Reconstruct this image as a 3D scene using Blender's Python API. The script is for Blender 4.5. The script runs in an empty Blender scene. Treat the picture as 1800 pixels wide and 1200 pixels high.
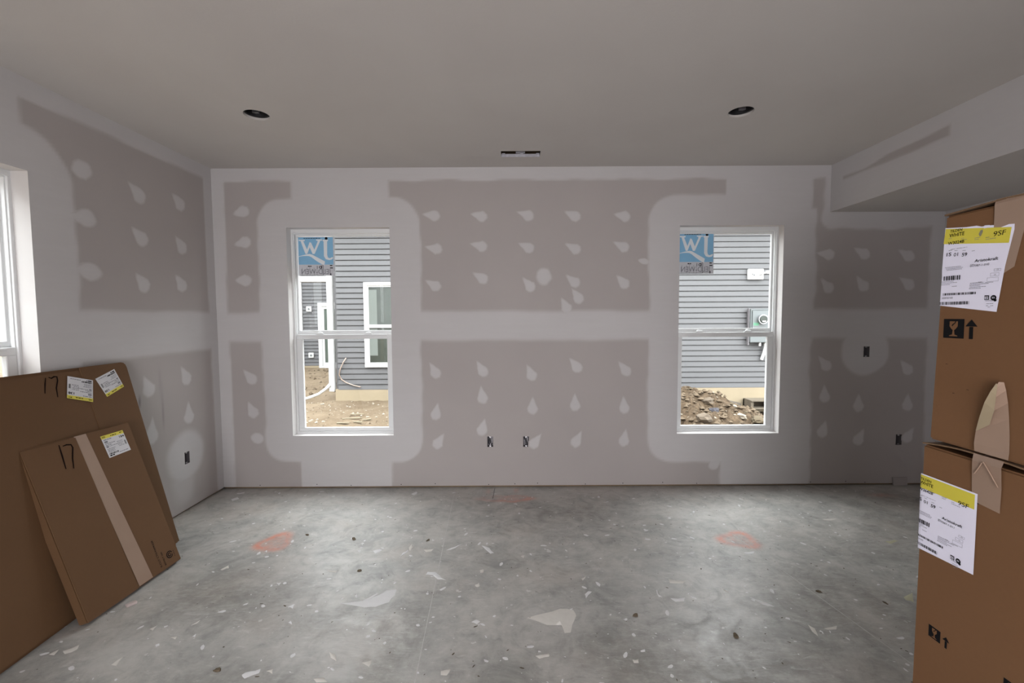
import bpy, bmesh, math, random
import numpy as np
from mathutils import Vector, Matrix
random.seed(7); rng = np.random.default_rng(7)
S = bpy.context.scene
COL = S.collection

# ------------------------------------------------------------------ camera
cam_d = bpy.data.cameras.new('camera'); cam = bpy.data.objects.new('camera', cam_d); COL.objects.link(cam)
cam_d.sensor_width = 36.0; cam_d.lens = 784.4 * 36.0 / 1800.0; cam_d.clip_start = 0.02; cam_d.clip_end = 500
_yaw, _pitch, _roll = 0.0005, 0.0563, -0.0057
_f = Vector((math.sin(_yaw)*math.cos(_pitch), math.cos(_yaw)*math.cos(_pitch), -math.sin(_pitch)))
_r = Vector((math.cos(_yaw), -math.sin(_yaw), 0)); _u = _r.cross(_f)
_r2 = _r*math.cos(_roll) + _u*math.sin(_roll); _u2 = -_r*math.sin(_roll) + _u*math.cos(_roll)
_m = Matrix((( _r2.x, _u2.x, -_f.x, 0), (_r2.y, _u2.y, -_f.y, 0), (_r2.z, _u2.z, -_f.z, 1.5), (0, 0, 0, 1)))
cam.matrix_world = _m
S.camera = cam

# ------------------------------------------------------------------ sky and exposure
W = bpy.data.worlds.new('overcast_sky'); S.world = W; W.use_nodes = True
wn = W.node_tree; bg = wn.nodes['Background']
# overcast: brightest overhead, dimmer toward the horizon
_tc = wn.nodes.new('ShaderNodeTexCoord'); _sx = wn.nodes.new('ShaderNodeSeparateXYZ'); wn.links.new(_tc.outputs['Generated'], _sx.inputs[0])
_mr = wn.nodes.new('ShaderNodeMapRange'); wn.links.new(_sx.outputs['Z'], _mr.inputs['Value'])
_mr.inputs['From Min'].default_value = 0.0; _mr.inputs['From Max'].default_value = 1.0
_mr.inputs['To Min'].default_value = 5.5; _mr.inputs['To Max'].default_value = 14.0
wn.links.new(_mr.outputs[0], bg.inputs['Strength'])
bg.inputs['Color'].default_value = (0.965, 0.985, 1.0, 1)
S.view_settings.view_transform = 'Standard'; S.view_settings.look = 'None'
S.view_settings.gamma = 1.0; S.view_settings.use_curve_mapping = False
S.view_settings.exposure = 0.06
S.cycles.use_denoising = True
S.cycles.max_bounces = 14; S.cycles.diffuse_bounces = 8; S.cycles.transparent_max_bounces = 16
S.cycles.sample_clamp_indirect = 8.0

# unseen fill lights added behind the camera to brighten walls and ceiling
def lamp(name, loc, target, size, power, col, spread=180):
    d = bpy.data.lights.new(name, 'AREA'); d.shape = 'RECTANGLE'; d.size, d.size_y = size; d.energy = power; d.color = col; d.spread = math.radians(spread)
    o = bpy.data.objects.new(name, d); COL.objects.link(o); o.location = loc
    o.rotation_euler = (Vector(target)-Vector(loc)).to_track_quat('-Z', 'Y').to_euler(); return o
lamp('fill_light', (-0.5, -1.6, 1.0), (-0.4, 2.4, 3.0), (1.8, 1.2), 41, (1.0, .96, .945))
lamp('fill_light', (0.0, -2.6, 1.15), (0.15, 3.85, 1.05), (2.2, 1.3), 46, (.985, .955, 1.0), 115)

# ------------------------------------------------------------------ helpers
class NT:
    def __init__(s, name):
        s.m = bpy.data.materials.new(name); s.m.use_nodes = True; s.t = s.m.node_tree
        s.b = s.t.nodes['Principled BSDF']; s.out = s.t.nodes['Material Output']
    def n(s, typ, **kw):
        nd = s.t.nodes.new(typ)
        for k, v in kw.items():
            if k.startswith('i_'):
                key = k[2:]; key = int(key) if key.isdigit() else key.replace('_', ' ')
                nd.inputs[key].default_value = v
            else: setattr(nd, k, v)
        return nd
    def l(s, a, b): s.t.links.new(a, b)
    def noise(s, scale, detail=4, rough=.55, dist=0, vec=None):
        nd = s.n('ShaderNodeTexNoise'); nd.inputs['Scale'].default_value = scale; nd.inputs['Detail'].default_value = detail
        nd.inputs['Roughness'].default_value = rough; nd.inputs['Distortion'].default_value = dist
        if vec is not None: s.l(vec, nd.inputs['Vector'])
        return nd.outputs[0]
    def obj(s): return s.n('ShaderNodeTexCoord').outputs['Object']
    def mapv(s, vec, scale=(1,1,1), rot=(0,0,0), loc=(0,0,0)):
        nd = s.n('ShaderNodeMapping'); s.l(vec, nd.inputs['Vector'])
        nd.inputs['Scale'].default_value = scale; nd.inputs['Rotation'].default_value = rot; nd.inputs['Location'].default_value = loc
        return nd.outputs[0]
    def rng(s, v, a, b, c=0., d=1.):
        nd = s.n('ShaderNodeMapRange'); nd.clamp = True
        s.l(v, nd.inputs['Value'])
        for k, x in zip(('From Min','From Max','To Min','To Max'), (a,b,c,d)): nd.inputs[k].default_value = x
        return nd.outputs[0]
    def mix(s, fac, a, b, blend='MIX'):
        nd = s.n('ShaderNodeMix', data_type='RGBA', blend_type=blend)
        for sock, v in ((nd.inputs[0], fac), (nd.inputs[6], a), (nd.inputs[7], b)):
            if isinstance(v, (int, float)): sock.default_value = v
            elif isinstance(v, tuple): sock.default_value = (*v, 1) if len(v) == 3 else v
            else: s.l(v, sock)
        return nd.outputs[2]
    def math(s, op, a, b=None):
        nd = s.n('ShaderNodeMath', operation=op)
        for i, v in enumerate((a, b)):
            if v is None: continue
            if isinstance(v, (int, float)): nd.inputs[i].default_value = v
            else: s.l(v, nd.inputs[i])
        return nd.outputs[0]
    def attr(s, name):
        nd = s.n('ShaderNodeAttribute'); nd.attribute_name = name; return nd.outputs['Fac']
    def bump(s, h, strength=.2, dist=.01):
        nd = s.n('ShaderNodeBump'); nd.inputs['Strength'].default_value = strength; nd.inputs['Distance'].default_value = dist
        s.l(h, nd.inputs['Height']); s.l(nd.outputs[0], s.b.inputs['Normal'])
    def col(s, c):
        if isinstance(c, tuple): s.b.inputs['Base Color'].default_value = (*c, 1)
        else: s.l(c, s.b.inputs['Base Color'])
    def rough(s, r, metal=0, spec=None):
        s.b.inputs['Roughness'].default_value = r; s.b.inputs['Metallic'].default_value = metal
        if spec is not None: s.b.inputs['Specular IOR Level'].default_value = spec

def simple(name, c, r=.6, metal=0, var=.08, scale=8, spec=None, bump=0):
    t = NT(name); o = t.obj(); nz = t.noise(scale, 5, .6, 0, o)
    dark = tuple(x*(1-var) for x in c); lite = tuple(min(1, x*(1+var)) for x in c)
    t.col(t.mix(nz, dark, lite)); t.rough(r, metal, spec)
    if bump: t.bump(nz, bump, .005)
    return t.m

def new_mesh(name, verts, faces, attrs=None, mats=None, midx=None, smooth=False):
    me = bpy.data.meshes.new(name)
    me.from_pydata([tuple(map(float, v)) for v in verts], [], [tuple(map(int, f)) for f in faces])
    if attrs:
        for k, a in attrs.items():
            at = me.attributes.new(k, 'FLOAT', 'POINT'); at.data.foreach_set('value', np.asarray(a, dtype=np.float32))
    for m in (mats or []): me.materials.append(m)
    if midx is not None: me.polygons.foreach_set('material_index', np.asarray(midx, dtype=np.int32))
    if smooth: me.polygons.foreach_set('use_smooth', np.ones(len(me.polygons), dtype=bool))
    me.update(); return me

def link(name, me, parent=None, label=None, cat=None, group=None, kind=None):
    o = bpy.data.objects.new(name, me); COL.objects.link(o)
    if parent is not None: o.parent = parent
    if label: o['label'] = label
    if cat: o['category'] = cat
    if group: o['group'] = group
    if kind: o['kind'] = kind
    return o

def thing(name, label, cat, loc=(0,0,0), group=None, rot=None):
    o = link(name, None, None, label, cat, group); o.location = loc
    if rot is not None: o.rotation_euler = rot
    return o

class MB:
    """collects simple solids into one mesh"""
    def __init__(s): s.v = []; s.f = []; s.a = []
    def add(s, verts, faces):
        b = len(s.v); s.v += [tuple(v) for v in verts]; s.f += [tuple(b+i for i in f) for f in faces]; return s
    def box(s, x0, x1, y0, y1, z0, z1):
        return s.add([(x0,y0,z0),(x1,y0,z0),(x1,y1,z0),(x0,y1,z0),(x0,y0,z1),(x1,y0,z1),(x1,y1,z1),(x0,y1,z1)],
                     [(0,3,2,1),(4,5,6,7),(0,1,5,4),(1,2,6,5),(2,3,7,6),(3,0,4,7)])
    def tube(s, pts, r, n=8, cap=True):
        pts = [Vector(p) for p in pts]; rings = []
        rad = r if isinstance(r, (list, tuple)) else [r]*len(pts)
        ref = Vector((0.13, .31, .94)).normalized()
        for i, p in enumerate(pts):
            d = (pts[min(i+1, len(pts)-1)] - pts[max(i-1, 0)]).normalized()
            a = d.cross(ref)
            if a.length < 1e-3: a = d.cross(Vector((1,0,0)))
            a.normalize(); b = d.cross(a)
            rings.append([p + (a*math.cos(2*math.pi*k/n) + b*math.sin(2*math.pi*k/n))*rad[i] for k in range(n)])
        vs = [q for r_ in rings for q in r_]; fs = []
        for i in range(len(pts)-1):
            for k in range(n):
                k2 = (k+1) % n; fs.append((i*n+k, i*n+k2, (i+1)*n+k2, (i+1)*n+k))
        if cap: fs += [tuple(range(n))[::-1], tuple((len(pts)-1)*n+k for k in range(n))]
        return s.add(vs, fs)
    def poly(s, pts3, off):
        """flat polygon given thickness along off"""
        n = len(pts3); off = Vector(off); a = [Vector(p) for p in pts3]; b = [p + off for p in a]
        fs = [tuple(range(n))[::-1], tuple(range(n, 2*n))] + [(i, (i+1) % n, n+(i+1) % n, n+i) for i in range(n)]
        return s.add(a+b, fs)
    def build(s, name, mat, parent=None, bevel=0, seg=2, smooth=False, recalc=True, **kw):
        me = bpy.data.meshes.new(name); me.from_pydata([tuple(v) for v in s.v], [], s.f)
        bm = bmesh.new(); bm.from_mesh(me)
        if recalc: bmesh.ops.recalc_face_normals(bm, faces=bm.faces)
        if bevel: bmesh.ops.bevel(bm, geom=list(bm.edges), offset=bevel, segments=seg, affect='EDGES', clamp_overlap=True)
        bm.to_mesh(me); bm.free()
        me.materials.append(mat)
        if smooth: me.polygons.foreach_set('use_smooth', np.ones(len(me.polygons), dtype=bool))
        return link(name, me, parent, **kw)

def hollow(mb, x0, x1, z0, z1, w, y0, y1, wb=None, wt=None):
    """rectangular frame of four members in the XZ plane"""
    wb = w if wb is None else wb; wt = w if wt is None else wt
    mb.box(x0, x1, y0, y1, z0, z0+wb); mb.box(x0, x1, y0, y1, z1-wt, z1)
    mb.box(x0, x0+w, y0, y1, z0+wb, z1-wt); mb.box(x1-w, x1, y0, y1, z0+wb, z1-wt)
    return mb

_fonts = {}
def text2d(body, u0, v0, width=None, cap=None, shear=0.0, bold=0.0, mirror=False):
    """lettering as flat triangles: list of (u,v), faces; cap = height of capitals"""
    cu = bpy.data.curves.new('t', 'FONT'); cu.body = body; cu.size = 1.0; cu.shear = shear; cu.offset = bold; cu.resolution_u = 3
    ob = bpy.data.objects.new('t', cu); me = bpy.data.meshes.new_from_object(ob)
    v = np.empty(len(me.vertices)*3); me.vertices.foreach_get('co', v); v = v.reshape(-1, 3)[:, :2]
    f = [tuple(p.vertices) for p in me.polygons]
    bpy.data.objects.remove(ob); bpy.data.curves.remove(cu); bpy.data.meshes.remove(me)
    if len(v) == 0: return np.zeros((0, 2)), []
    sc = (cap or .01)/0.727
    sx = sc if width is None else width/max(1e-6, v[:, 0].max()-v[:, 0].min())
    u = (v[:, 0]-v[:, 0].min())*sx; w = v[:, 1]*sc
    if mirror: u = u.max()-u
    return np.stack([u0+u, v0+w], 1), f

def bars2d(u0, v0, w, h, n, seed, fill=.55):
    """upright bars of a bar code"""
    r = random.Random(seed); vs = []; fs = []; u = 0.0; ws = [r.choice((1, 1, 2, 3)) for _ in range(2*n)]
    tot = sum(ws)
    for i, k in enumerate(ws):
        d = w*k/tot
        if i % 2 == 0:
            b = len(vs); vs += [(u0+u, v0), (u0+u+d, v0), (u0+u+d, v0+h), (u0+u, v0+h)]; fs.append((b, b+1, b+2, b+3))
        u += d
    return np.array(vs), fs

def dash2d(u0, v0, w, h, seed):
    """a line of print too small to read: short word-long strokes"""
    r = random.Random(seed); vs = []; fs = []; u = 0.0
    while u < w:
        d = min(w-u, h*r.uniform(1.2, 4.0))
        b = len(vs); vs += [(u0+u, v0), (u0+u+d, v0), (u0+u+d, v0+h), (u0+u, v0+h)]; fs.append((b, b+1, b+2, b+3))
        u += d + h*.6
    return np.array(vs), fs

def rect2d(u0, v0, u1, v1): return np.array([(u0,v0),(u1,v0),(u1,v1),(u0,v1)]), [(0,1,2,3)]
def box2d(u0, v0, u1, v1, t):
    a = [rect2d(u0,v0,u1,v0+t), rect2d(u0,v1-t,u1,v1), rect2d(u0,v0,u0+t,v1), rect2d(u1-t,v0,u1,v1)]
    return join2d(a)
def ring2d(cu, cv, r0, r1, a0=0, a1=2*math.pi, n=28):
    vs = []; fs = []
    for i in range(n+1):
        a = a0+(a1-a0)*i/n; vs += [(cu+r0*math.cos(a), cv+r0*math.sin(a)), (cu+r1*math.cos(a), cv+r1*math.sin(a))]
        if i: b = 2*i; fs.append((b-2, b-1, b+1, b))
    return np.array(vs), fs
def poly2d(p): return np.array(p, dtype=float), [tuple(range(len(p)))]
def stroke2d(p, w):
    p = np.array(p, dtype=float); vs = []; fs = []
    for i in range(len(p)):
        d = p[min(i+1, len(p)-1)]-p[max(i-1, 0)]; d /= np.linalg.norm(d)+1e-9; nn = np.array((-d[1], d[0]))
        ww = w*(1 if 0 < i < len(p)-1 else .6)
        vs += [p[i]+nn*ww/2, p[i]-nn*ww/2]
        if i: b = 2*i; fs.append((b-2, b-1, b+1, b))
    return np.array(vs), fs
def join2d(L):
    vs = []; fs = []
    for v, f in L:
        if len(v) == 0: continue
        b = sum(len(x) for x in vs); vs.append(np.asarray(v)); fs += [tuple(b+i for i in q) for q in f]
    return (np.concatenate(vs) if vs else np.zeros((0, 2))), fs
def flat(name, L, place, mat, parent, **kw):
    v, f = join2d(L) if isinstance(L, list) else L
    me = new_mesh(name, [place(u, w) for u, w in v], f, mats=[mat])
    return link(name, me, parent, **kw)

def sm(x): x = np.clip(x, 0, 1); return x*x*(3-2*x)
def cover(d, soft): return sm(.5 - d/soft)             # d<0 inside
def rrect(u, v, u0, u1, v0, v1, r=0.0):
    cu, cv, hu, hv = (u0+u1)/2, (v0+v1)/2, (u1-u0)/2-r, (v1-v0)/2-r
    qx = np.abs(u-cu)-hu; qy = np.abs(v-cv)-hv
    return np.hypot(np.maximum(qx, 0), np.maximum(qy, 0)) + np.minimum(np.maximum(qx, qy), 0) - r
def wob(u, v, s=1.0): return s*(.006*np.sin(9*u+3*v)+.005*np.sin(5.3*v-7*u+1.3)+.003*np.sin(23*u+11*v)+.003*np.sin(31*v+2))

# ------------------------------------------------------------------ materials
t = NT('drywall_and_compound'); o = t.obj()
mud = t.attr('mud'); mark = t.attr('mark')
n1 = t.noise(1.7, 4, .5, .3, o); n2 = t.noise(40, 4, .6, 0, o)
ns = t.noise(3, 6, .65, .4, t.mapv(o, (1, 1, 9)))
paper = t.mix(n1, (.375, .345, .335), (.415, .382, .370))
plas = t.mix(n1, (.49, .475, .475), (.54, .525, .528))
plas = t.mix(t.rng(ns, .45, .75, 0, .25), plas, (.57, .56, .563))
c = t.mix(mud, paper, plas); c = t.mix(mark, c, (.13, .12, .13)); t.col(c); t.rough(.85, 0, .25)
t.bump(t.math('ADD', t.math('MULTIPLY', n2, .35), t.math('MULTIPLY', t.math('MULTIPLY', ns, mud), .8)), .12, .004)
M_WALL = t.m
t = NT('ceiling_compound'); o = t.obj(); n1 = t.noise(1.2, 4, .55, .6, o); n2 = t.noise(55, 4, .7, 0, o)
t.col(t.mix(n1, (.49, .46, .44), (.565, .54, .515))); t.rough(.9, 0, .2); t.bump(n2, .15, .004); M_CEIL = t.m
M_MUD = simple('white_compound', (.58, .56, .555), .85, var=.05, scale=5)

t = NT('bare_concrete'); o = t.obj()
na = t.noise(.9, 5, .6, .5, o); nb = t.noise(5.5, 9, .68, 2.2, o)
nc = t.noise(11, 8, .7, 1.2, t.mapv(o, (1, 3.6, 1), (0, 0, .6))); nd_ = t.noise(60, 5, .7, 0, o)
ne = t.noise(2.1, 7, .62, 1.5, t.mapv(o, (1, 2.0, 1), (0, 0, -.35), (3, 1, 0)))
nf = t.noise(3.2, 10, .72, .15, o); ng = t.noise(26, 6, .75, .2, t.mapv(o, (1, 5, 1), (0, 0, .9))); nh = t.noise(24, 6, .75, .2, t.mapv(o, (1, 5, 1), (0, 0, -.5), (5, 2, 0)))
base = t.mix(t.rng(na, .32, .68), (.365, .357, .336), (.465, .445, .415))
base = t.mix(t.rng(nf, .40, .60), t.mix(.8, base, (.215, .218, .208)), base)
no_ = t.noise(1.5, 8, .68, .3, t.mapv(o, (1, 1, 1), (0, 0, 0), (7, 3, 0))); base = t.mix(t.rng(no_, .50, .66, 0, .6), base, (.36, .315, .275))
np_ = t.noise(7, 9, .75, .3, t.mapv(o, (1, 2.2, 1), (0, 0, .3), (1, 9, 0))); base = t.mix(t.rng(np_, .57, .70, 0, .55), base, (.60, .59, .565)); base = t.mix(t.rng(np_, .42, .30, 0, .55), base, (.19, .19, .18))
base = t.mix(t.rng(nb, .35, .70, 0, .45), base, (.53, .515, .49))
base = t.mix(t.rng(nb, .45, .27, 0, .45), base, (.21, .212, .208))
base = t.mix(t.rng(ne, .56, .72, 0, .50), base, (.30, .285, .265))
base = t.mix(t.rng(nc, .60, .70, 0, .55), base, (.60, .59, .57))
base = t.mix(t.rng(nc, .36, .28, 0, .55), base, (.17, .17, .168))
base = t.mix(t.rng(ng, .62, .74, 0, .6), base, (.58, .57, .55)); base = t.mix(t.rng(ng, .36, .25, 0, .6), base, (.17, .168, .162))
base = t.mix(t.rng(nh, .63, .75, 0, .5), base, (.58, .57, .55)); base = t.mix(t.rng(nh, .35, .25, 0, .5), base, (.17, .168, .162))
vo = t.n('ShaderNodeTexVoronoi', feature='F1'); vo.inputs['Scale'].default_value = 7.5
vv = t.n('ShaderNodeVectorMath', operation='ADD'); t.l(o, vv.inputs[0])
nz = t.n('ShaderNodeTexNoise'); nz.inputs['Scale'].default_value = 30; t.l(o, nz.inputs['Vector'])
vs_ = t.n('ShaderNodeVectorMath', operation='SCALE'); vs_.inputs['Scale'].default_value = .07; t.l(nz.outputs['Color'], vs_.inputs[0])
t.l(vs_.outputs[0], vv.inputs[1]); t.l(vv.outputs[0], vo.inputs['Vector'])
sep = t.n('ShaderNodeSeparateColor'); t.l(vo.outputs['Color'], sep.inputs[0])
size = t.rng(sep.outputs[0], .45, 1.0, 0.0, .12)
spot = t.math('LESS_THAN', vo.outputs['Distance'], size)
base = t.mix(t.math('MULTIPLY', spot, .75), base, (.58, .575, .56))
vo2 = t.n('ShaderNodeTexVoronoi', feature='F1'); vo2.inputs['Scale'].default_value = 13; t.l(vv.outputs[0], vo2.inputs['Vector'])
sep2 = t.n('ShaderNodeSeparateColor'); t.l(vo2.outputs['Color'], sep2.inputs[0])
spot2 = t.math('LESS_THAN', vo2.outputs['Distance'], t.rng(sep2.outputs[1], .6, 1.0, 0.0, .085))
base = t.mix(t.math('MULTIPLY', spot2, .7), base, (.13, .125, .115))
base = t.mix(t.rng(nd_, .62, .80, 0, .45), base, (.15, .15, .145))
pa = t.attr('paint'); pf = t.math('MULTIPLY', pa, t.math('MULTIPLY', t.rng(nf, .36, .58, .25, 1.0), t.rng(nd_, .35, .6, .6, 1.0)))
base = t.mix(pf, base, (.66, .20, .11))
sc = t.attr('skim'); base = t.mix(t.math('MULTIPLY', sc, t.rng(nc, .3, .6, .2, .9)), base, (.50, .49, .47))
gr = t.attr('grime_shade'); base = t.mix(t.math('MULTIPLY', gr, t.math('MULTIPLY', t.rng(nf, .66, .40, .1, 1.0), t.rng(nc, .66, .45, .3, 1.0))), base, (.185, .168, .150))
ln = t.attr('chalk'); base = t.mix(t.math('MULTIPLY', ln, .55), base, (.62, .61, .60))
t.col(base); t.l(t.rng(nb, .3, .7, .52, .32), t.b.inputs['Roughness']); t.b.inputs['Specular IOR Level'].default_value = .55
t.bump(t.math('ADD', t.math('MULTIPLY', nb, .7), t.math('MULTIPLY', nd_, .3)), .18, .006)
M_FLOOR = t.m

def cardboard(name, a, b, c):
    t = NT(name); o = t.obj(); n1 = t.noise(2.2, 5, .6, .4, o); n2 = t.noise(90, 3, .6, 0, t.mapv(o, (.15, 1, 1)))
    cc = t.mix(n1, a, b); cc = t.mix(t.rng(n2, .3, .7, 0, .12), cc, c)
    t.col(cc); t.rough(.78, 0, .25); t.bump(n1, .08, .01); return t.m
M_CARD = cardboard('lightened_red_cardboard', (.162, .080, .036), (.190, .098, .046), (.125, .062, .03))  # right cartons: redder board, toned lighter to stand in for light
M_CARD_L = cardboard('darkened_brown_cardboard', (.118, .062, .029), (.142, .077, .037), (.095, .05, .024))  # left cartons: same board toned darker to stand in for shade
M_CARD_IN = simple('cardboard_underside', (.16, .095, .05), .85, var=.15)
t = NT('brown_packing_tape'); o = t.obj(); n1 = t.noise(5, 5, .6, .8, o)
t.col(t.mix(n1, (.275, .185, .135), (.335, .235, .175))); t.rough(.42, 0, .4); t.bump(n1, .1, .01); M_TAPE = t.m
M_PAPER = simple('white_label_paper', (.80, .79, .93), .55, var=.03, spec=.3)
M_PAPER2 = simple('small_label_paper', (.62, .615, .64), .55, var=.03, spec=.3)
M_YEL = simple('yellow_label_print', (.64, .56, .055), .5, var=.06, scale=14)
M_INK = simple('black_print', (.008, .008, .009), .8, var=.1, spec=.1)
M_INKG = simple('grey_fine_print', (.20, .20, .23), .6, var=.1)
M_PEN = simple('marker_ink', (.012, .007, .006), .8, var=.1, spec=.05)
M_VINYL = simple('white_vinyl', (.70, .71, .715), .38, var=.02, spec=.4)
M_VINYLX = simple('white_exterior_trim', (.50, .50, .50), .45, var=.03)
M_BLUE = simple('blue_sticker_print', (.22, .46, .68), .5, var=.08, scale=12)
M_WHT = simple('white_sticker_print', (.74, .77, .80), .5, var=.04)
M_STK = simple('pale_sticker_film', (.56, .57, .61), .5, var=.06)
M_STEEL = simple('galvanised_steel', (.42, .42, .44), .32, .85, var=.25, scale=18)
M_BRIGHT = simple('bright_zinc', (.52, .51, .55), .4, .2, var=.35, scale=40)
M_DARK = simple('dark_housing', (.035, .035, .037), .45, .6, var=.25, scale=10)
M_BLACK = simple('shadowed_cavity', (.018, .017, .016), .8, var=.2)
M_WIRE = simple('black_cable_sheath', (.03, .028, .035), .5, var=.2)
M_WIREW = simple('white_cable_sheath', (.55, .52, .55), .5, var=.1)
M_BOXP = simple('grey_outlet_box_plastic', (.17, .16, .17), .55, var=.2)
M_WOOD = simple('framing_lumber', (.20, .135, .075), .8, var=.25, scale=12)
M_DIRT = simple('dry_clod', (.085, .065, .04), .95, var=.35, scale=60)
M_CRUMB = simple('brown_clod', (.12, .092, .06), .95, var=.35, scale=60)
M_SPLAT = simple('dried_white_compound', (.66, .655, .66), .7, var=.1, scale=22)
M_SPLATP = simple('dried_cream_compound', (.60, .575, .535), .7, var=.12, scale=22)
M_CHIP = simple('drywall_core', (.50, .42, .40), .9, var=.12, scale=30)
# pane: thin clear glass, a little light lost by reflection
t = NT('window_glass'); tr = t.n('ShaderNodeBsdfTransparent'); tr.inputs[0].default_value = (.94, .955, .95, 1)
gl = t.n('ShaderNodeBsdfGlossy'); gl.inputs['Roughness'].default_value = .02
fr = t.n('ShaderNodeFresnel'); fr.inputs['IOR'].default_value = 1.45
ge = t.n('ShaderNodeNewGeometry'); mx = t.n('ShaderNodeMixShader'); t.l(t.math('MULTIPLY', fr.outputs[0], t.math('SUBTRACT', 1.0, ge.outputs['Backfacing'])), mx.inputs[0]); t.l(tr.outputs[0], mx.inputs[1]); t.l(gl.outputs[0], mx.inputs[2])
t.l(mx.outputs[0], t.out.inputs['Surface']); t.t.nodes.remove(t.b); M_GLASS = t.m
M_XGLASS = simple('neighbour_glass', (.035, .042, .036), .1, var=.5, scale=3, spec=.45)
M_SIDING = simple('grey_vinyl_siding', (.087, .086, .091), .55, var=.05, scale=3)
M_FOUND = simple('concrete_foundation', (.27, .22, .15), .9, var=.12, scale=5, bump=.2)
M_ROOFX = simple('dark_roof_shingles', (.09, .085, .085), .9, var=.25, scale=14)
M_METER = simple('grey_enclosure_paint', (.125, .138, .142), .45, var=.04)
M_GREEN = simple('green_sticker', (.07, .22, .13), .5, var=.06)
M_PALLET = simple('weathered_pallet_wood', (.12, .098, .072), .9, var=.25, scale=16)
M_CHIPW = simple('fresh_wood_splinters', (.20, .168, .115), .8, var=.2, scale=16)
M_CURT = simple('pale_curtain', (.12, .135, .125), .8, var=.08)
M_GREENR = simple('dark_room_interior', (.045, .055, .045), .6, var=.4, scale=5)
t = NT('sandy_dirt'); o = t.obj(); n1 = t.noise(1.6, 7, .65, .6, o); n2 = t.noise(14, 7, .7, .4, o); n3 = t.noise(60, 4, .7, 0, o)
c = t.mix(t.rng(n1, .3, .7), (.105, .076, .049), (.165, .126, .086)); c = t.mix(t.rng(n2, .55, .75, 0, .5), c, (.225, .188, .143))
c = t.mix(t.rng(n2, .42, .25, 0, .7), c, (.08, .055, .034)); c = t.mix(t.attr('mound'), c, t.mix(t.rng(n2, .35, .7), (.035, .024, .015), (.13, .092, .06)))
t.col(c); t.rough(.95, 0, .15); t.bump(t.math('ADD', n2, n3), .6, .03); M_GROUND = t.m
M_CLOD = simple('loose_dirt_clods', (.10, .072, .046), .95, var=.5, scale=9)
M_PEBBLE = simple('pale_pebbles', (.26, .225, .18), .9, var=.3, scale=9)
M_ROCK = simple('brown_rock', (.11, .085, .062), .95, var=.35, scale=20, bump=.4)
M_ROCKD = simple('dark_slate_scrap', (.045, .042, .05), .8, var=.3, scale=20)

# ------------------------------------------------------------------ room shell
XL, XR, YB, YR, H = -2.5386, 3.70, 3.8502, -3.3, 2.76
WIN = dict(w1=(-1.9166, -1.0369), w2=(1.4388, 2.3267)); ZS, ZT = 0.4673, 2.2642
LW = (1.512, 2.392); LZ = (.467, 2.277)

def axis(lo, hi, step, extra):
    a = np.arange(lo, hi, step); a = np.concatenate([a, [lo, hi], extra]); a = np.unique(np.round(a, 5))
    keep = [a[0]]
    ex = set(np.round(np.concatenate([[lo, hi], extra]), 5))
    for x in a[1:]:
        if x - keep[-1] < step*.35:
            if x in ex:
                if keep[-1] not in ex: keep[-1] = x
                else: keep.append(x)
            continue
        keep.append(x)
    return np.array(keep)

def grid_surface(name, us, vs, holes, place, fmud, fmark=None, mat=None, raise_=.0012, flip=False, extra=None, kind='structure'):
    U, V = np.meshgrid(us, vs, indexing='ij'); u = U.ravel(); v = V.ravel()
    m = fmud(u, v); k = fmark(u, v) if fmark else np.zeros_like(u)
    P = place(u, v, m*raise_)
    nu, nv = len(us), len(vs)
    I = np.arange(nu*nv).reshape(nu, nv)
    q = np.stack([I[:-1, :-1], I[1:, :-1], I[1:, 1:], I[:-1, 1:]], -1).reshape(-1, 4)
    cu = ((us[:-1]+us[1:])/2)[:, None]*np.ones((1, nv-1)); cv = np.ones((nu-1, 1))*((vs[:-1]+vs[1:])/2)[None]
    cu = cu.ravel(); cv = cv.ravel(); keep = np.ones(len(q), bool)
    for (a, b, c, d) in holes: keep &= ~((cu > a) & (cu < b) & (cv > c) & (cv < d))
    q = q[keep]
    if flip: q = q[:, ::-1]
    me = bpy.data.meshes.new(name)
    me.vertices.add(len(u)); me.vertices.foreach_set('co', P.astype(np.float32).ravel())
    me.loops.add(len(q)*4); me.loops.foreach_set('vertex_index', q.astype(np.int32).ravel())
    me.polygons.add(len(q)); me.polygons.foreach_set('loop_start', np.arange(0, len(q)*4, 4, dtype=np.int32))
    me.update(calc_edges=True)
    for nm, a in (('mud', m), ('mark', k)) if extra is None else extra(u, v):
        at = me.attributes.new(nm, 'FLOAT', 'POINT'); at.data.foreach_set('value', a.astype(np.float32))
    me.materials.append(mat); me.polygons.foreach_set('use_smooth', np.ones(len(q), dtype=bool))
    me.validate()
    return link(name, me, None, kind=kind)

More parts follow.
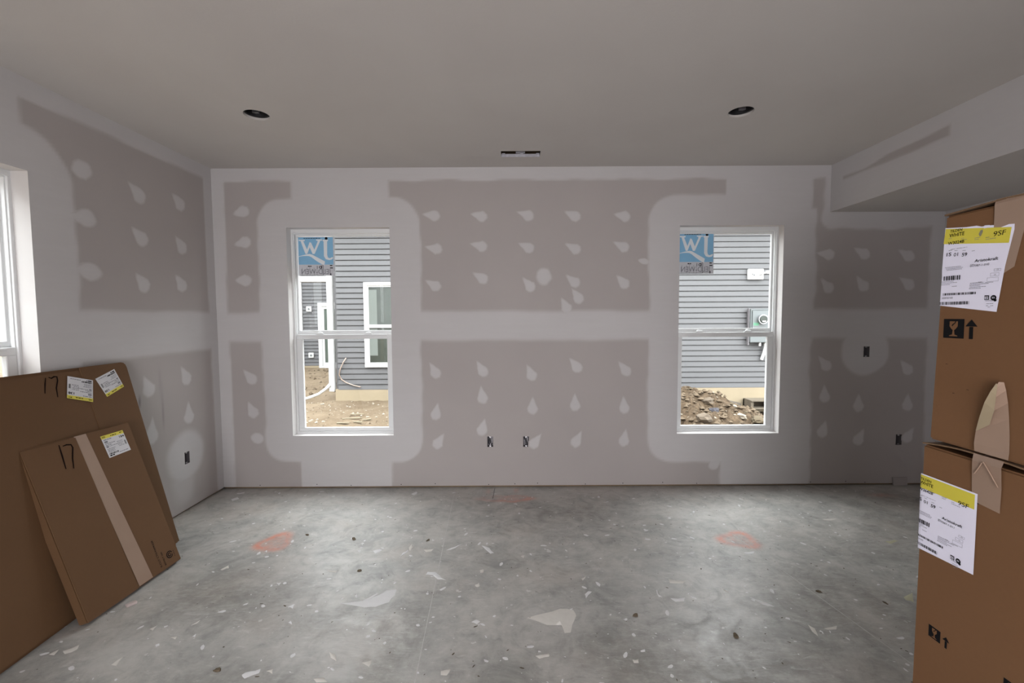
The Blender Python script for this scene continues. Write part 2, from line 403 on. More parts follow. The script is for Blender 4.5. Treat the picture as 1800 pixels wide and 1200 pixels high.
# --- back wall
OUT_B = [(-.194, .406), (.120, .405), (3.070, 1.177), (3.383, .403)]      # outlet centres
OW, OH = .052, .092
def mud_back(x, z):
    w = wob(x, z); L = []
    L.append(cover(2.652 + .8*wob(x*1.3, z, 1) - z, .022))
    L.append(cover(x + 2.437 + .4*w, .012))
    L.append(cover(np.abs(z-1.420+.002*np.sin(2*x)) - .124 + .5*w, .045))
    L.append(cover(rrect(x, z, -2.160, -.780, .235, 2.505, .20) + w, .028))
    L.append(cover(rrect(x, z, -1.862, -1.041, 2.3, 3.0) + .5*w, .012))
    L.append(cover(rrect(x, z, -1.861, -1.055, -.2, .5) + .5*w, .012))
    L.append(cover(rrect(x, z, 1.180, 2.568, .213, 2.518, .22) + w, .028))
    L.append(cover(rrect(x, z, 1.824, 2.560, 2.3, 3.0) + .5*w, .014))
    L.append(cover(rrect(x, z, 1.820, 2.608, -.2, .5) + .5*w, .012))
    L.append(cover(rrect(x, z, 2.652, 4.2, 2.225, 3.2, .09) + 1.8*w, .03))
    L.append(cover(3.590 - .012*(z-1.2) - x + w, .03))
    L.append(cover(np.hypot(x-3.063, (z-1.185))-.205 + w, .035))
    L.append(cover(rrect(x, z, 2.3, 2.60, .3, 2.4) + 1.5*w, .03))
    return np.max(L, axis=0)
holes = [(WIN['w1'][0], WIN['w1'][1], ZS, ZT), (WIN['w2'][0], WIN['w2'][1], ZS, ZT)] + [(x-OW/2, x+OW/2, z-OH/2, z+OH/2) for x, z in OUT_B]
us = axis(XL, XR, .0165, [h[0] for h in holes]+[h[1] for h in holes]); vs = axis(.015, H, .0165, [h[2] for h in holes]+[h[3] for h in holes])
wall_back = grid_surface('wall_back', us, vs, holes, lambda u, v, d: np.stack([u, YB-d, v], 1), mud_back, mat=M_WALL)

# screw heads along the foot of the sheets
_sc = new_mesh('screw_head', [(.0042*math.cos(k*math.pi/4), -.0008*(1-(k > 7)), .0042*math.sin(k*math.pi/4)) for k in range(8)]+[(0, -.0016, 0)], [(k, (k+1) % 8, 8) for k in range(8)], mats=[M_BLACK])
for k, x in enumerate((-2.22, -1.72, -1.42, -.98, -.68, -.21, .02, .22, .64, .97, 1.32, 1.62, 2.62, 2.93, 3.10)):
    link('screw_head', _sc, wall_back).location = (x, YB-.0016, .030+.006*math.sin(k*2.1))
# --- left wall
OUT_L = (3.427, .414)
def mud_left(y, z):
    w = wob(y, z); L = []
    L.append(cover(2.652 + .5*w - z, .02)); L.append(cover(3.757 - .01*(z-1.4) - y + .3*w, .012))
    L.append(cover(np.abs(z-1.395)-.155 + .5*w, .04))
    L.append(cover(rrect(y, z, 1.27, 2.632, .2, 2.505, .27) + w, .03))
    L.append(cover(rrect(y, z, .2, 2.368, 2.3, 3) + .5*w, .014))
    L.append(cover(np.hypot(y-3.425, z-.437)-.19 + w, .07))
    L.append(.55*cover(np.hypot((y-3.40)*1.2, z-.22)-.13 + 3*w, .12))
    L.append(cover(np.abs(y-.2)-.35, .04))
    return np.max(L, axis=0)
def mark_left(y, z):
    s1 = cover(np.abs(y-3.212-.01*np.sin(z*4))-.004, .02)*cover(np.abs(z-.92)-.18, .2)*.55
    s2 = cover(np.hypot((y-3.015)*1.6, (z-.93)*.45)-.014, .03)*.8
    return np.maximum(s1, s2)
LH = [(LW[0], LW[1], LZ[0], LZ[1]), (-1.6, -.72, LZ[0], LZ[1]), (OUT_L[0]-OW/2, OUT_L[0]+OW/2, OUT_L[1]-OH/2, OUT_L[1]+OH/2)]
us = np.concatenate([axis(YR, 1.2, .12, [-1.6, -.72])[:-1], axis(1.2, YB, .0165, [LW[0], LW[1], LH[2][0], LH[2][1]])])
vs = axis(.015, H, .0165, [h[2] for h in LH]+[h[3] for h in LH])
wall_left = grid_surface('wall_left', us, vs, LH, lambda u, v, d: np.stack([XL+d, u, v], 1), mud_left, mark_left, mat=M_WALL, flip=False)

# --- soffit (dropped bulkhead along the right side)
XS, HS = 2.7148, 2.370
def mud_soff(y, z):
    top = 2.62+.045*sm((3.72-y)/.9)+.006*np.sin(14*y); bot = 2.597
    ins = np.maximum(np.maximum(bot-z, z-top), np.maximum(y-3.715, 2.82-y))
    return 1-cover(ins+.3*wob(y, z), .016)
us = np.concatenate([axis(YR, 2.6, .2, [])[:-1], axis(2.6, YB-.002, .014, [])]); vs = axis(HS, H, .012, [])
soffit = grid_surface('wall_soffit', us, vs, [], lambda u, v, d: np.stack([XS-d, u, v], 1), mud_soff, mat=M_WALL)
mb = MB(); mb.add([(XS, YR, HS), (XR, YR, HS), (XR, YB, HS), (XS, YB, HS)], [(0, 1, 2, 3)])
mb.build('soffit_underside', M_CEIL, soffit, recalc=False)

# --- right wall, rear wall, floor, ceiling
def plain(y, z): return np.ones_like(y)
wall_right = grid_surface('wall_right', axis(YR, YB, .15, []), axis(.0, HS, .15, []), [], lambda u, v, d: np.stack([XR-d, u, v], 1), plain, mat=M_WALL)
REAR = [(-1.20, .0, .02, 2.10)]
wall_rear = grid_surface('wall_rear', axis(XL, XR, .15, [q for h in REAR for q in h[:2]]), axis(.0, H, .15, [q for h in REAR for q in h[2:]]), REAR,
                         lambda u, v, d: np.stack([u, np.full_like(u, YR)+d, v], 1), plain, mat=M_WALL)

def paint_marks(x, y):
    def scrib(cx, cy, a, b, w, s):
        r = np.hypot((x-cx)/a, (y-cy)/b); th = np.arctan2(y-cy, x-cx)
        e = np.abs(r-1+.18*np.sin(3*th+s)); ring = np.exp(-(e/w)**2)
        e2 = np.abs(r-.45+.2*np.sin(2*th+s)); return np.maximum(ring, .55*np.exp(-(e2/(w*1.5))**2))
    p = 1.0*scrib(-1.593, 2.906, .085, .10, .30, 0.4)
    p = np.maximum(p, 1.0*scrib(1.512, 2.905, .10, .085, .32, 1.4))
    p = np.maximum(p, .95*scrib(-.03, 3.60, .19, .055, .28, 2.0)*(1-.4*cover(x+.1, .2)))
    p = np.maximum(p, .55*np.exp(-((x-.03)/.02)**2-((y-3.77)/.05)**2)); p = np.maximum(p, .5*np.exp(-((x+.21)/.02)**2-((y-3.75)/.05)**2))
    p = np.maximum(p, .6*np.exp(-((x-3.09)/.11)**2-((y-3.63)/.035)**2))
    return np.clip(p, 0, 1)
def skim(x, y):
    s = .55*np.exp(-((y-3.72)/.10)**2)
    for cx, cy, a, b, k in ((-.44, 2.93, .45, .05, .5), (2.6, 2.8, .35, .12, .5), (.2, 2.15, .16, .12, .6), (-1.3, 2.5, .3, .2, .35), (-1.75, 1.95, .25, .12, .5), (-.9, 1.9, .25, .2, .45), (.7, 2.5, .25, .12, .4), (1.3, 3.3, .6, .1, .4), (-1.2, 3.35, .5, .1, .4)):
        s = np.maximum(s, k*np.exp(-((x-cx)/a)**2-((y-cy)/b)**2))
    return s
def grime_shade(x, y):  # slab dirt, plus painted darkening that dims the front of the floor
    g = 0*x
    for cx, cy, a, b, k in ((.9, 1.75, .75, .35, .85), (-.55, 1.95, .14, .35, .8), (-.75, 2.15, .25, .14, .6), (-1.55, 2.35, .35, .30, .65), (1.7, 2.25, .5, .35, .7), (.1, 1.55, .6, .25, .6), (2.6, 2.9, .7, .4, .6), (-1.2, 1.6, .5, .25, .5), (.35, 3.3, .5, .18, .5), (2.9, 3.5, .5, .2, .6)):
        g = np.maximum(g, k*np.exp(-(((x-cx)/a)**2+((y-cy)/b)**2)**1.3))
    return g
def chalk(x, y):
    def seg(x0, y0, x1, y1, w):
        dx, dy = x1-x0, y1-y0; L = math.hypot(dx, dy); tt = np.clip(((x-x0)*dx+(y-y0)*dy)/L/L, 0, 1)
        return np.clip(1.3-np.hypot(x-x0-tt*dx, y-y0-tt*dy)/w, 0, 1)
    return np.maximum(0*x, 0*y)
us = np.concatenate([[XL-.2], axis(XL, XR+.1, .02, [])]); vs = np.concatenate([axis(YR-.1, 1.3, .25, [])[:-1], axis(1.3, YB+.1, .02, [])])
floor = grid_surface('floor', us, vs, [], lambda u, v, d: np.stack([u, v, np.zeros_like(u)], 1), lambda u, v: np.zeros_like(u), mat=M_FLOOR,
                     extra=lambda u, v: (('paint', paint_marks(u, v)), ('skim', skim(u, v)), ('grime_shade', grime_shade(u, v)), ('chalk', chalk(u, v))))
# snapped chalk lines: thin ridges of white powder lying on the slab
M_CHALK = simple('white_chalk_powder', (.50, .49, .475), .9, var=.3, scale=40)
for x0, y0, x1, y1, w in ((-.50, 3.80, -.405, 1.70, .0045), (1.505, 2.99, 1.716, 1.80, .0045), (-.155, 3.83, -.165, 3.60, .004)):
    d = Vector((x1-x0, y1-y0, 0)).normalized(); nn = Vector((-d.y, d.x, 0))*w/2; N = 40; vs_l = []; fs_l = []
    for i in range(N+1):
        p = Vector((x0+(x1-x0)*i/N, y0+(y1-y0)*i/N, 0)); ww = random.uniform(.6, 1.25)
        vs_l += [p+nn*ww+Vector((0,0,.0004)), p+Vector((0,0,.0011)), p-nn*ww+Vector((0,0,.0004))]
        if i: b = 3*i; fs_l += [(b-3, b, b+1, b-2), (b-2, b+1, b+2, b-1)]
    link('chalk_line', new_mesh('chalk_line', vs_l, fs_l, mats=[M_CHALK if w > .0041 else M_DARK]), floor)

# ceiling: flat sheet with real holes for two light cans and the air register
CANS = [(-1.5815, 2.857), (1.4335, 2.850)]; CR = .0745
VENT = (-.075, .228, 3.487, 3.609)
bm = bmesh.new()
def loop(pts):
    vv_ = [bm.verts.new(p) for p in pts]
    for i in range(len(vv_)): bm.edges.new((vv_[i], vv_[(i+1) % len(vv_)]))
loop([(XL, YR, H), (XR, YR, H), (XR, YB, H), (XL, YB, H)])
for cx, cy in CANS: loop([(cx+CR*math.cos(a), cy+CR*math.sin(a), H) for a in np.linspace(0, 2*math.pi, 40, endpoint=False)])
loop([(VENT[0], VENT[2], H), (VENT[1], VENT[2], H), (VENT[1], VENT[3], H), (VENT[0], VENT[3], H)])
bmesh.ops.triangle_fill(bm, use_beauty=True, use_dissolve=False, edges=bm.edges[:])
for f in bm.faces:
    if f.normal.z > 0: f.normal_flip()
me = bpy.data.meshes.new('ceiling'); bm.to_mesh(me); bm.free(); me.materials.append(M_CEIL)
ceiling = link('ceiling', me, None, kind='structure')
# cut gypsum edge of each hole
for cx, cy in CANS:
    N = 40; vs_l = []; fs_l = []
    for i in range(N):
        a = 2*math.pi*i/N; vs_l += [(cx+CR*math.cos(a), cy+CR*math.sin(a), H), (cx+CR*math.cos(a), cy+CR*math.sin(a), H+.014)]
        j = (i+1) % N; fs_l.append((2*i, 2*i+1, 2*j+1, 2*j))
    link('hole_edge', new_mesh('hole_edge', vs_l, fs_l, mats=[M_CEIL]), ceiling)
mb = MB(); mb.box(XL-.2, XR+.2, YR-.2, YB+.2, H+.22, H+.26); mb.build('floor_deck_above', M_WOOD, ceiling)

# lumber and sheathing behind the plasterboard (seen in the gap along the slab)
def around(mb, x0, x1, z0, z1, hs, y0, y1):
    """boxes that fill x0..x1, z0..z1 except the openings hs, sorted in x"""
    x = x0
    for (a, b, c, d) in hs:
        mb.box(x, a, y0, y1, z0, z1); mb.box(a, b, y0, y1, z0, c); mb.box(a, b, y0, y1, d, z1); x = b
    mb.box(x, x1, y0, y1, z0, z1)
RB, RL = .085, .10                 # depth of the plasterboard returns
mb = MB(); around(mb, XL-.25, XR+.25, -.05, H+.3, [(a-.001, b+.001, ZS-.001, ZT+.001) for a, b in WIN.values()], YB+.10, YB+.19); mb.build('sheathing', M_WOOD, wall_back)
mb = MB(); mb.box(XL, XR, YB+.016, YB+.10, 0, .04); mb.build('sole_plate', M_WOOD, wall_back)
class MBs(MB): pass
mb = MB(); around(mb, YR-.2, YB+.25, -.05, H+.3, [(-1.601, -.719, LZ[0], LZ[1]), (LW[0]-.001, LW[1]+.001, LZ[0]-.001, LZ[1]+.001)], 0, 1)
mb.v = [(XL-.115-(y*.08), x, z) for x, y, z in mb.v]; mb.build('sheathing', M_WOOD, wall_left)
mb = MB(); mb.box(XL-.10, XL-.016, YR, YB, 0, .04); mb.build('sole_plate', M_WOOD, wall_left)
mb = MB(); mb.box(XR+.02, XR+.1, YR-.2, YB+.2, -.05, H+.3); mb.build('sheathing', M_WOOD, wall_right)
mb = MB(); around(mb, XL-.2, XR+.2, -.05, H+.3, REAR, YR-.1, YR-.02); mb.build('sheathing', M_WOOD, wall_rear)
# rear glazed openings behind the camera (daylight of the room comes through them)
for i, h in enumerate(REAR):
    mb = MB(); hollow(mb, h[0], h[1], h[2], h[3], .06, YR-.09, YR-.01)
    if i == 0: mb.box((h[0]+h[1])/2-.04, (h[0]+h[1])/2+.04, YR-.08, YR-.02, h[2]+.06, h[3]-.06)
    r_ = mb.build('door_1' if i == 0 else 'window_4', M_VINYL, None, kind='structure')
    MB().box(h[0]+.05, h[1]-.05, YR-.052, YR-.048, h[2]+.05, h[3]-.05).build('pane', M_GLASS, r_)

# ------------------------------------------------------------------ drywall returns and windows
def win_unit(name, x0, x1, z0, z1, ret, place, parent_wall, sticker=False):
    """single-hung vinyl window; local: x across, y = depth behind the wall face, z up; place maps to the room"""
    def put(mb): mb.v = [place(*q) for q in mb.v]; return mb
    e = .012
    mb = MB()
    for q in (((x0, -.001, z0), (x0, ret, z0), (x0, ret, z1), (x0, -.001, z1)), ((x1, -.001, z1), (x1, ret, z1), (x1, ret, z0), (x1, -.001, z0)),
              ((x0, -.001, z1), (x0, ret, z1), (x1, ret, z1), (x1, -.001, z1)), ((x1, -.001, z0), (x1, ret, z0), (x0, ret, z0), (x0, -.001, z0))):
        mb.add(q, [(0, 1, 2, 3)])
    put(mb).build('window_return', M_MUD, parent_wall, recalc=False)
    y0 = ret - .008
    root = put(hollow(MB(), x0-.004, x1+.004, z0-.004, z1+.004, .020, y0, y0+.085, wb=.022, wt=.034)).build(name, M_VINYL, None, bevel=.002, seg=1, kind='structure')
    put(hollow(MB(), x0+.012, x1-.012, z0+.014, z1-.026, .010, y0+.012, y0+.03)).build('inner_track', M_VINYL, root, bevel=.0015, seg=1)
    zm = z0 + .873                                                   # top of the lower sash's upper rail
    up = put(hollow(MB(), x0+.014, x1-.014, zm+.001, z1-.028, .017, y0+.043, y0+.072, wb=.042, wt=.022)).build('upper_sash', M_VINYL, root, bevel=.002, seg=1)
    put(MB().box(x0+.027, x1-.027, y0+.056, y0+.060, zm+.04, z1-.046)).build('pane', M_GLASS, up)
    lo = put(hollow(MB(), x0+.016, x1-.016, z0+.016, zm+.012, .050, y0+.010, y0+.040, wb=.034, wt=.044)).build('lower_sash', M_VINYL, root, bevel=.003, seg=1)
    put(MB().box(x0+.062, x1-.062, y0+.023, y0+.027, z0+.046, zm-.028)).build('pane', M_GLASS, lo)
    put(MB().box(x0+.064, x1-.064, y0+.006, y0+.011, zm-.004, zm+.007)).build('lift_rail', M_VINYL, lo, bevel=.0015, seg=1)
    for k in (.25, .735):
        xc = x0+(x1-x0)*k
        m2 = MB(); m2.box(xc-.032, xc+.032, y0+.012, y0+.036, zm+.012, zm+.018)
        m2.poly([(xc-.024, y0+.014, zm+.018), (xc+.022, y0+.014, zm+.018), (xc+.026, y0+.02, zm+.026), (xc+.0, y0+.026, zm+.034), (xc-.02, y0+.022, zm+.028)], (0, .012, 0))
        put(m2).build('sash_lock', M_VINYL, root, bevel=.001, seg=1)
    return root, y0

pb = lambda x, y, z: (x, YB+y, z)
pl = lambda x, y, z: (XL-y, x, z)
win1, Y0 = win_unit('window_1', *WIN['w1'], ZS, ZT, RB, pb, wall_back)
win2, _ = win_unit('window_2', *WIN['w2'], ZS, ZT, RB, pb, wall_back)
win3, _ = win_unit('window_3', *LW, LZ[0], LZ[1], RL, pl, wall_left)
win_unit('window_5', -1.6, -.72, LZ[0], LZ[1], RL, pl, wall_left)

# stickers left on the upper panes, read from behind
def sticker(win, x0, x1, ztop, zbot):
    yy = YB + Y0 + .0545; u = (x1-x0)/60.0; v = (ztop-zbot)/66.0       # a 60 x 66 sheet
    P = lambda a, b, k=0: (x0+a*u, yy-k, ztop-b*v)
    R = lambda d: (lambda a, b: P(a, b, d))
    st = link('glass_sticker', new_mesh('glass_sticker', [P(0, 0), P(60, 0), P(60, 66), P(0, 66)], [(0, 3, 2, 1)], mats=[M_STK]), win)
    flat('blue_panel', rect2d(1, 1, 59, 47), R(.0006), M_BLUE, st)
    W_ = [poly2d([(2, 5), (12, 5), (12, 7), (9.5, 7.5), (16.5, 24), (15, 29), (12.5, 29), (5, 7.2), (2, 7)]),
          poly2d([(12.5, 29), (15.5, 29), (22, 13), (20, 9)]), poly2d([(20, 9), (22.5, 10), (29, 25), (27.5, 29), (24.5, 29), (18.5, 14)]),
          poly2d([(24.5, 29), (28, 29), (37.5, 8), (38, 6), (33, 6), (33.5, 8.5)]), rect2d(31, 4.5, 41, 6.5)]
    J_ = [poly2d([(42, 5), (51, 5), (51, 7), (49.5, 8), (49, 31), (50, 35), (53, 36.5), (57, 34.5), (59, 35), (57, 38.5), (52, 39.5), (46.5, 38), (43.5, 33), (43.5, 8), (42, 7)])]
    top = [(1, 33)]; bot = []
    for i in range(13):
        s = i/12; a = 1+44*s; b = 33-4.5*math.sin(min(1, s*1.6)*math.pi*.55)+max(0, s-.45)*24; th = .8+8.0*sm(np.array(s*1.05))*(1-.25*s)
        top.append((a, b)); bot.append((a-1.5*s, b+th))
    sw = [(np.array([top[i+1], top[min(i+2, 13)], bot[min(i+1, 12)], bot[i]]), [(0, 1, 2, 3)]) for i in range(12)]
    ev, ef = [], []
    for k, (pv, pf_) in enumerate(W_+J_+sw):
        b = len(ev); ev += [P(a, c, .0012+.00012*(k % 6)) for a, c in pv]; ef += [tuple(b+i for i in q) for q in pf_]
    link('white_emblem', new_mesh('white_emblem', ev, ef, mats=[M_WHT]), st, kind='stuff')
    tx, tf = text2d('JELD-WEN', 0, 0, 50, 9, mirror=True)
    tx = np.stack([tx[:, 0]+5, 63-tx[:, 1]], 1)
    flat('dark_lettering', [dash2d(10, 2.2, 28, 1.0, 5), (ring2d(48, 3, 0, 2.4, n=12)),
                            rect2d(41, 47, 41.8, 65), stroke2d([(32, 49), (32, 54)], .9),
                            ring2d(37, 51.5, 1.3, 2.4, n=12), rect2d(38.6, 48.5, 39.6, 54), dash2d(16, 49, 6, 1.6, 8), dash2d(53, 48, 5, 1.6, 9), dash2d(53, 52, 5, 1.6, 19),
                            rect2d(53.5, 62, 55, 66)], R(.0012), M_INK, st, kind='stuff')
    flat('grey_lettering', [(tx, tf)] + [rect2d(a, 49 if a % 2 else 52, a+.5, 65) for a in (6, 14, 19, 26, 31)]+[rect2d(2, 65, 41, 65.6)], R(.0014), M_INKG, st, kind='stuff')
sticker(win1, -1.884, -1.568, 2.210, 1.868)
sticker(win2, 1.476, 1.790, 2.226, 1.868)

# ------------------------------------------------------------------ dabs of compound over the screws
def dab(P, cx, cz, w, h, ang, wall, fm, seed, blunt=.0):
    """one trowelled teardrop, its edge feathered to nothing; P maps (u, v, raise) to the room"""
    r = random.Random(seed); N = 20; ca, sa = math.cos(ang), math.sin(ang)
    prof = []
    for i in range(N):
        a = 2*math.pi*i/N
        rad = 1.0; x = math.cos(a); y = math.sin(a)
        tip = max(0, x)**3*(1-blunt)
        xx = x*.72 + tip*.55 - .05; yy = y*(1-.45*max(0, x)*(1-blunt))
        k = 1+r.uniform(-.06, .06)
        prof.append((xx*k*w/2*1.12, yy*k*h/2*1.1))
    vs_ = []; md = []
    rings = ((0, 1., .0016), (.45, 1., .0016), (.78, .92, .0014), (.93, .45, .0010), (1.10, 0., .0006))
    for s, m, d in rings:
        if s == 0:
            vs_.append((0, 0, d)); md.append(m); continue
        for x, y in prof: vs_.append((x*s, y*s, d)); md.append(m)
    out = [(cx+x*ca-y*sa, cz+x*sa+y*ca, d) for x, y, d in vs_]
    uu = np.array([q[0] for q in out]); vv2 = np.array([q[1] for q in out])
    base_m = fm(uu, vv2); md = np.maximum(np.array(md), base_m)
    fs_ = [(0, 1+i, 1+(i+1) % N) for i in range(N)]
    for k in range(len(rings)-2):
        a, b = 1+k*N, 1+(k+1)*N
        fs_ += [(a+i, b+i, b+(i+1) % N, a+(i+1) % N) for i in range(N)]
    P3 = [P(u, v, d+.0012*bm_) for (u, v, d), bm_ in zip(out, base_m)]
    me = new_mesh('compound_dab', P3, fs_, attrs={'mud': md, 'mark': np.zeros(len(md))}, mats=[M_WALL], smooth=True)
    return link('compound_dab', me, wall)
PB = lambda u, v, d: (u, YB-d, v)
PL = lambda u, v, d: (XL+d, u, v)
R_ = math.radians
ups = [(-.661,2.358,172),(-.258,2.351,165),(.139,2.356,160),(.536,2.349,155),(.96,2.344,168),(-.645,2.081,170),(-.261,2.099,165),(.143,2.085,155),(.541,2.075,152),(.954,2.089,155),
       (-.659,1.767,150),(-.253,1.827,148),(.155,1.761,130),(.537,1.793,140),(.962,1.781,132),(.571,1.658,125),(.469,1.575,118)]
for i, (x, z, a) in enumerate(ups): dab(PB, x, z, .135, .088, R_(a), wall_back, mud_back, i)
los = [(-.666,1.02,118),(-.256,1.034,122),(.168,.995,115),(.558,1.063,128),(.983,1.03,128),(-.666,.657,78),(-.258,.799,98),(.177,.703,88),(.548,.73,92),(.976,.706,95),
       (-.65,.399,58),(-.262,.518,75),(.196,.394,55),(.56,.407,62),(.977,.415,80),(1.774,.197,45)]
for i, (x, z, a) in enumerate(los): dab(PB, x, z, .142, .088, R_(a), wall_back, mud_back, 40+i)
dab(PB, .278, 1.843, .18, .125, R_(95), wall_back, mud_back, 80, .9); dab(PB, 1.134, 1.964, .11, .05, R_(170), wall_back, mud_back, 81, .7)
for i, (x, z, a, b) in enumerate([(-2.283,2.4,195,.3),(-2.279,2.142,195,.2),(-2.287,1.821,180,.4),(-2.266,.975,130,.1),(-2.26,.685,115,.1),(-2.23,.449,160,.9)]):
    dab(PB, x, z, .145, .092, R_(a), wall_back, mud_back, 90+i, b)
rts = [(2.707,2.013,172),(3.013,2.018,150),(3.394,2.0,150),(2.716,1.737,130),(3.017,1.75,128),(3.407,1.758,145),(2.719,1.065,130),(3.429,1.028,130),(2.721,.794,95),(3.019,.711,92),(3.446,.715,90),(2.714,.485,75),(3.033,.413,65),(3.462,.43,60)]
for i, (x, z, a) in enumerate(rts): dab(PB, x, z, .142, .092, R_(a), wall_back, mud_back, 110+i)
lws = [(2.693,2.38,200,.16,.9),(2.7,2.1,185,.17,.4),(2.709,1.784,175,.19,.8),(3.093,2.342,140,.15,.1),(3.098,2.051,140,.145,.1),(3.097,1.737,130,.14,.2),(3.471,2.378,140,.14,.1),(3.473,2.051,130,.14,.1),(3.454,1.758,128,.14,.1),
       (3.095,1.01,112,.15,.0),(3.456,1.038,118,.145,0),(3.468,.737,90,.155,0),(3.104,.685,85,.17,0)]
for i, (y, z, a, w, b) in enumerate(lws): dab(PL, y, z, w, .105, R_(a), wall_left, mud_left, 140+i, b)

# ------------------------------------------------------------------ outlet boxes sunk in the plasterboard
def outlet(cx, cz, P, n_in, label, cables):
    """P maps (u, v, depth behind face) to the room"""
    c = P(cx, cz-OH/2, .03); root = thing('outlet_box', label, 'outlet box', c, 'open outlet boxes in the plasterboard')
    L = lambda q: tuple(a-b for a, b in zip(q, c))
    a, b, z0, z1 = cx-OW/2, cx+OW/2, cz-OH/2, cz+OH/2; d = .058
    vs_ = [P(a, z0, .0), P(b, z0, .0), P(b, z1, .0), P(a, z1, .0), P(a, z0, d), P(b, z0, d), P(b, z1, d), P(a, z1, d)]
    me = new_mesh('box_shell', [L(q) for q in vs_], [(4, 5, 6, 7), (0, 4, 7, 3), (5, 1, 2, 6), (0, 1, 5, 4), (7, 6, 2, 3)], mats=[M_BOXP]); link('box_shell', me, root)
    for zz, s in ((z1-.007, 1), (z0+.007, -1)):                       # screw ears at top and bottom
        me = MB(); q = [P(cx-.009, zz-.005*s, .004), P(cx+.009, zz-.005*s, .004), P(cx+.006, zz+.006*s, .004), P(cx-.006, zz+.006*s, .004)]
        off = Vector(P(0, 0, .004))-Vector(P(0, 0, 0)); me.poly([L(x) for x in q], off); me.build('screw_ear', M_STEEL, root)
    for k, (pts, w) in enumerate(cables):
        m_ = MB().tube([L(P(cx+u*OW/2, cz+v*OH/2, dd)) for u, v, dd in pts], .0045, 6); m_.build('cable', M_WIREW if w else M_WIRE, root)
cab = [([(-.7, .95, .05), (-.4, .4, .02), (.1, -.1, .012), (.5, -.6, .02), (.3, -.85, .05)], 0), ([(.6, .95, .05), (.62, .3, .025), (.55, -.2, .018), (.0, -.7, .02), (-.5, -.8, .04)], 1), ([(-.6, .2, .05), (-.55, -.4, .02), (-.2, -.8, .03)], 0)]
cab2 = [([(-.6, .95, .05), (-.5, .5, .015), (0, .0, .012), (.5, -.75, .015), (.6, -.9, .05)], 0), ([(.5, .95, .05), (.55, .4, .02), (.6, -.1, .03)], 1), ([(-.5, -.9, .05), (-.45, -.4, .02), (-.55, .1, .04)], 1)]
cab3 = [([(.5, .95, .06), (.45, .2, .05), (.3, -.5, .06)], 1), ([(-.5, .95, .05), (-.5, .3, .05), (-.4, -.6, .06)], 0)]
PBd = lambda u, v, d: (u, YB+d, v); PLd = lambda u, v, d: (XL-d, u, v)
outlet(*OUT_B[0], PBd, 1, 'left one of the two open outlet boxes low between the windows', cab)
outlet(*OUT_B[1], PBd, 1, 'open outlet box low between the windows with a compound dab touching its right edge', cab2)
outlet(*OUT_B[2], PBd, 1, 'open outlet box at mid height inside a round pale compound patch', cab3)
outlet(*OUT_B[3], PBd, 1, 'open outlet box low in the dark corner behind the stacked cartons', cab3)
outlet(*OUT_L, PLd, 1, 'open outlet box in a round pale patch beside the leaning flat cartons', cab3)

# ------------------------------------------------------------------ ceiling fittings
for i, (cx, cy) in enumerate(CANS):
    r = thing('light_can', ('empty round recessed light can in the ceiling above the window with the house corner', 'empty round recessed light can in the ceiling above the window with the electric meter')[i],
              'recessed light', (cx, cy, H), 'recessed light cans in the ceiling')
    N = 32; R0, R1, zt = CR+.004, CR-.004, .16; vs_l = []; fs_l = []
    for k, (rr_, z) in enumerate(((R0, .013), (R1, .02), (R1, zt))):
        vs_l += [(rr_*math.cos(2*math.pi*j/N), rr_*math.sin(2*math.pi*j/N), z) for j in range(N)]
        if k: fs_l += [((k-1)*N+j, k*N+j, k*N+(j+1) % N, (k-1)*N+(j+1) % N) for j in range(N)]
    fs_l.append(tuple(2*N+j for j in range(N)))
    link('housing', new_mesh('housing', vs_l, fs_l, mats=[M_DARK], smooth=False), r)
    MB().box(-.012, .012, -.0745, -.066, .012, .05).build('torsion_clip', M_STEEL, r)
    s_ = -1 if i == 0 else 1
    MB().box(.038*s_-.024, .038*s_+.024, .045, .062, .035, .075).build('junction_plate', M_STEEL if i == 0 else M_BOXP, r, bevel=.002, seg=1)
    MB().tube([(.03, -.02, .16), (.02, 0, .11), (-.02, .01, .085), (0, .02, .06)], .006, 6).build('socket_cable', M_WIRE, r)
vx, vy = (VENT[0]+VENT[1])/2, (VENT[2]+VENT[3])/2
r = thing('air_register_boot', 'open rectangular metal duct boot in the ceiling just before the back wall', 'duct opening', (vx, vy, H))
hw, hd = (VENT[1]-VENT[0])/2, (VENT[3]-VENT[2])/2
me = new_mesh('boot_shell', [(-hw,-hd,-.001),(hw,-hd,-.001),(hw,hd,-.001),(-hw,hd,-.001),(-hw,-hd,.17),(hw,-hd,.17),(hw,hd,.17),(-hw,hd,.17)],
              [(4,5,6,7),(0,4,5,1),(1,5,6,2),(3,7,4,0)], mats=[M_BLACK]); link('boot_shell', me, r)
MB().box(-hw, hw, hd-.004, hd-.0015, -.002, .021).build('bright_flange', M_BRIGHT, r, label='bright galvanised flange')
MB().box(-hw*.24, hw*.24, hd-.012, hd-.005, .024, .06).build('centre_strap', M_BRIGHT, r)
for k in (-.88, .08, .9): MB().box(hw*k-.012, hw*k+.012, hd-.02, hd-.006, .013, .022).build('mounting_tab', M_BRIGHT, r)

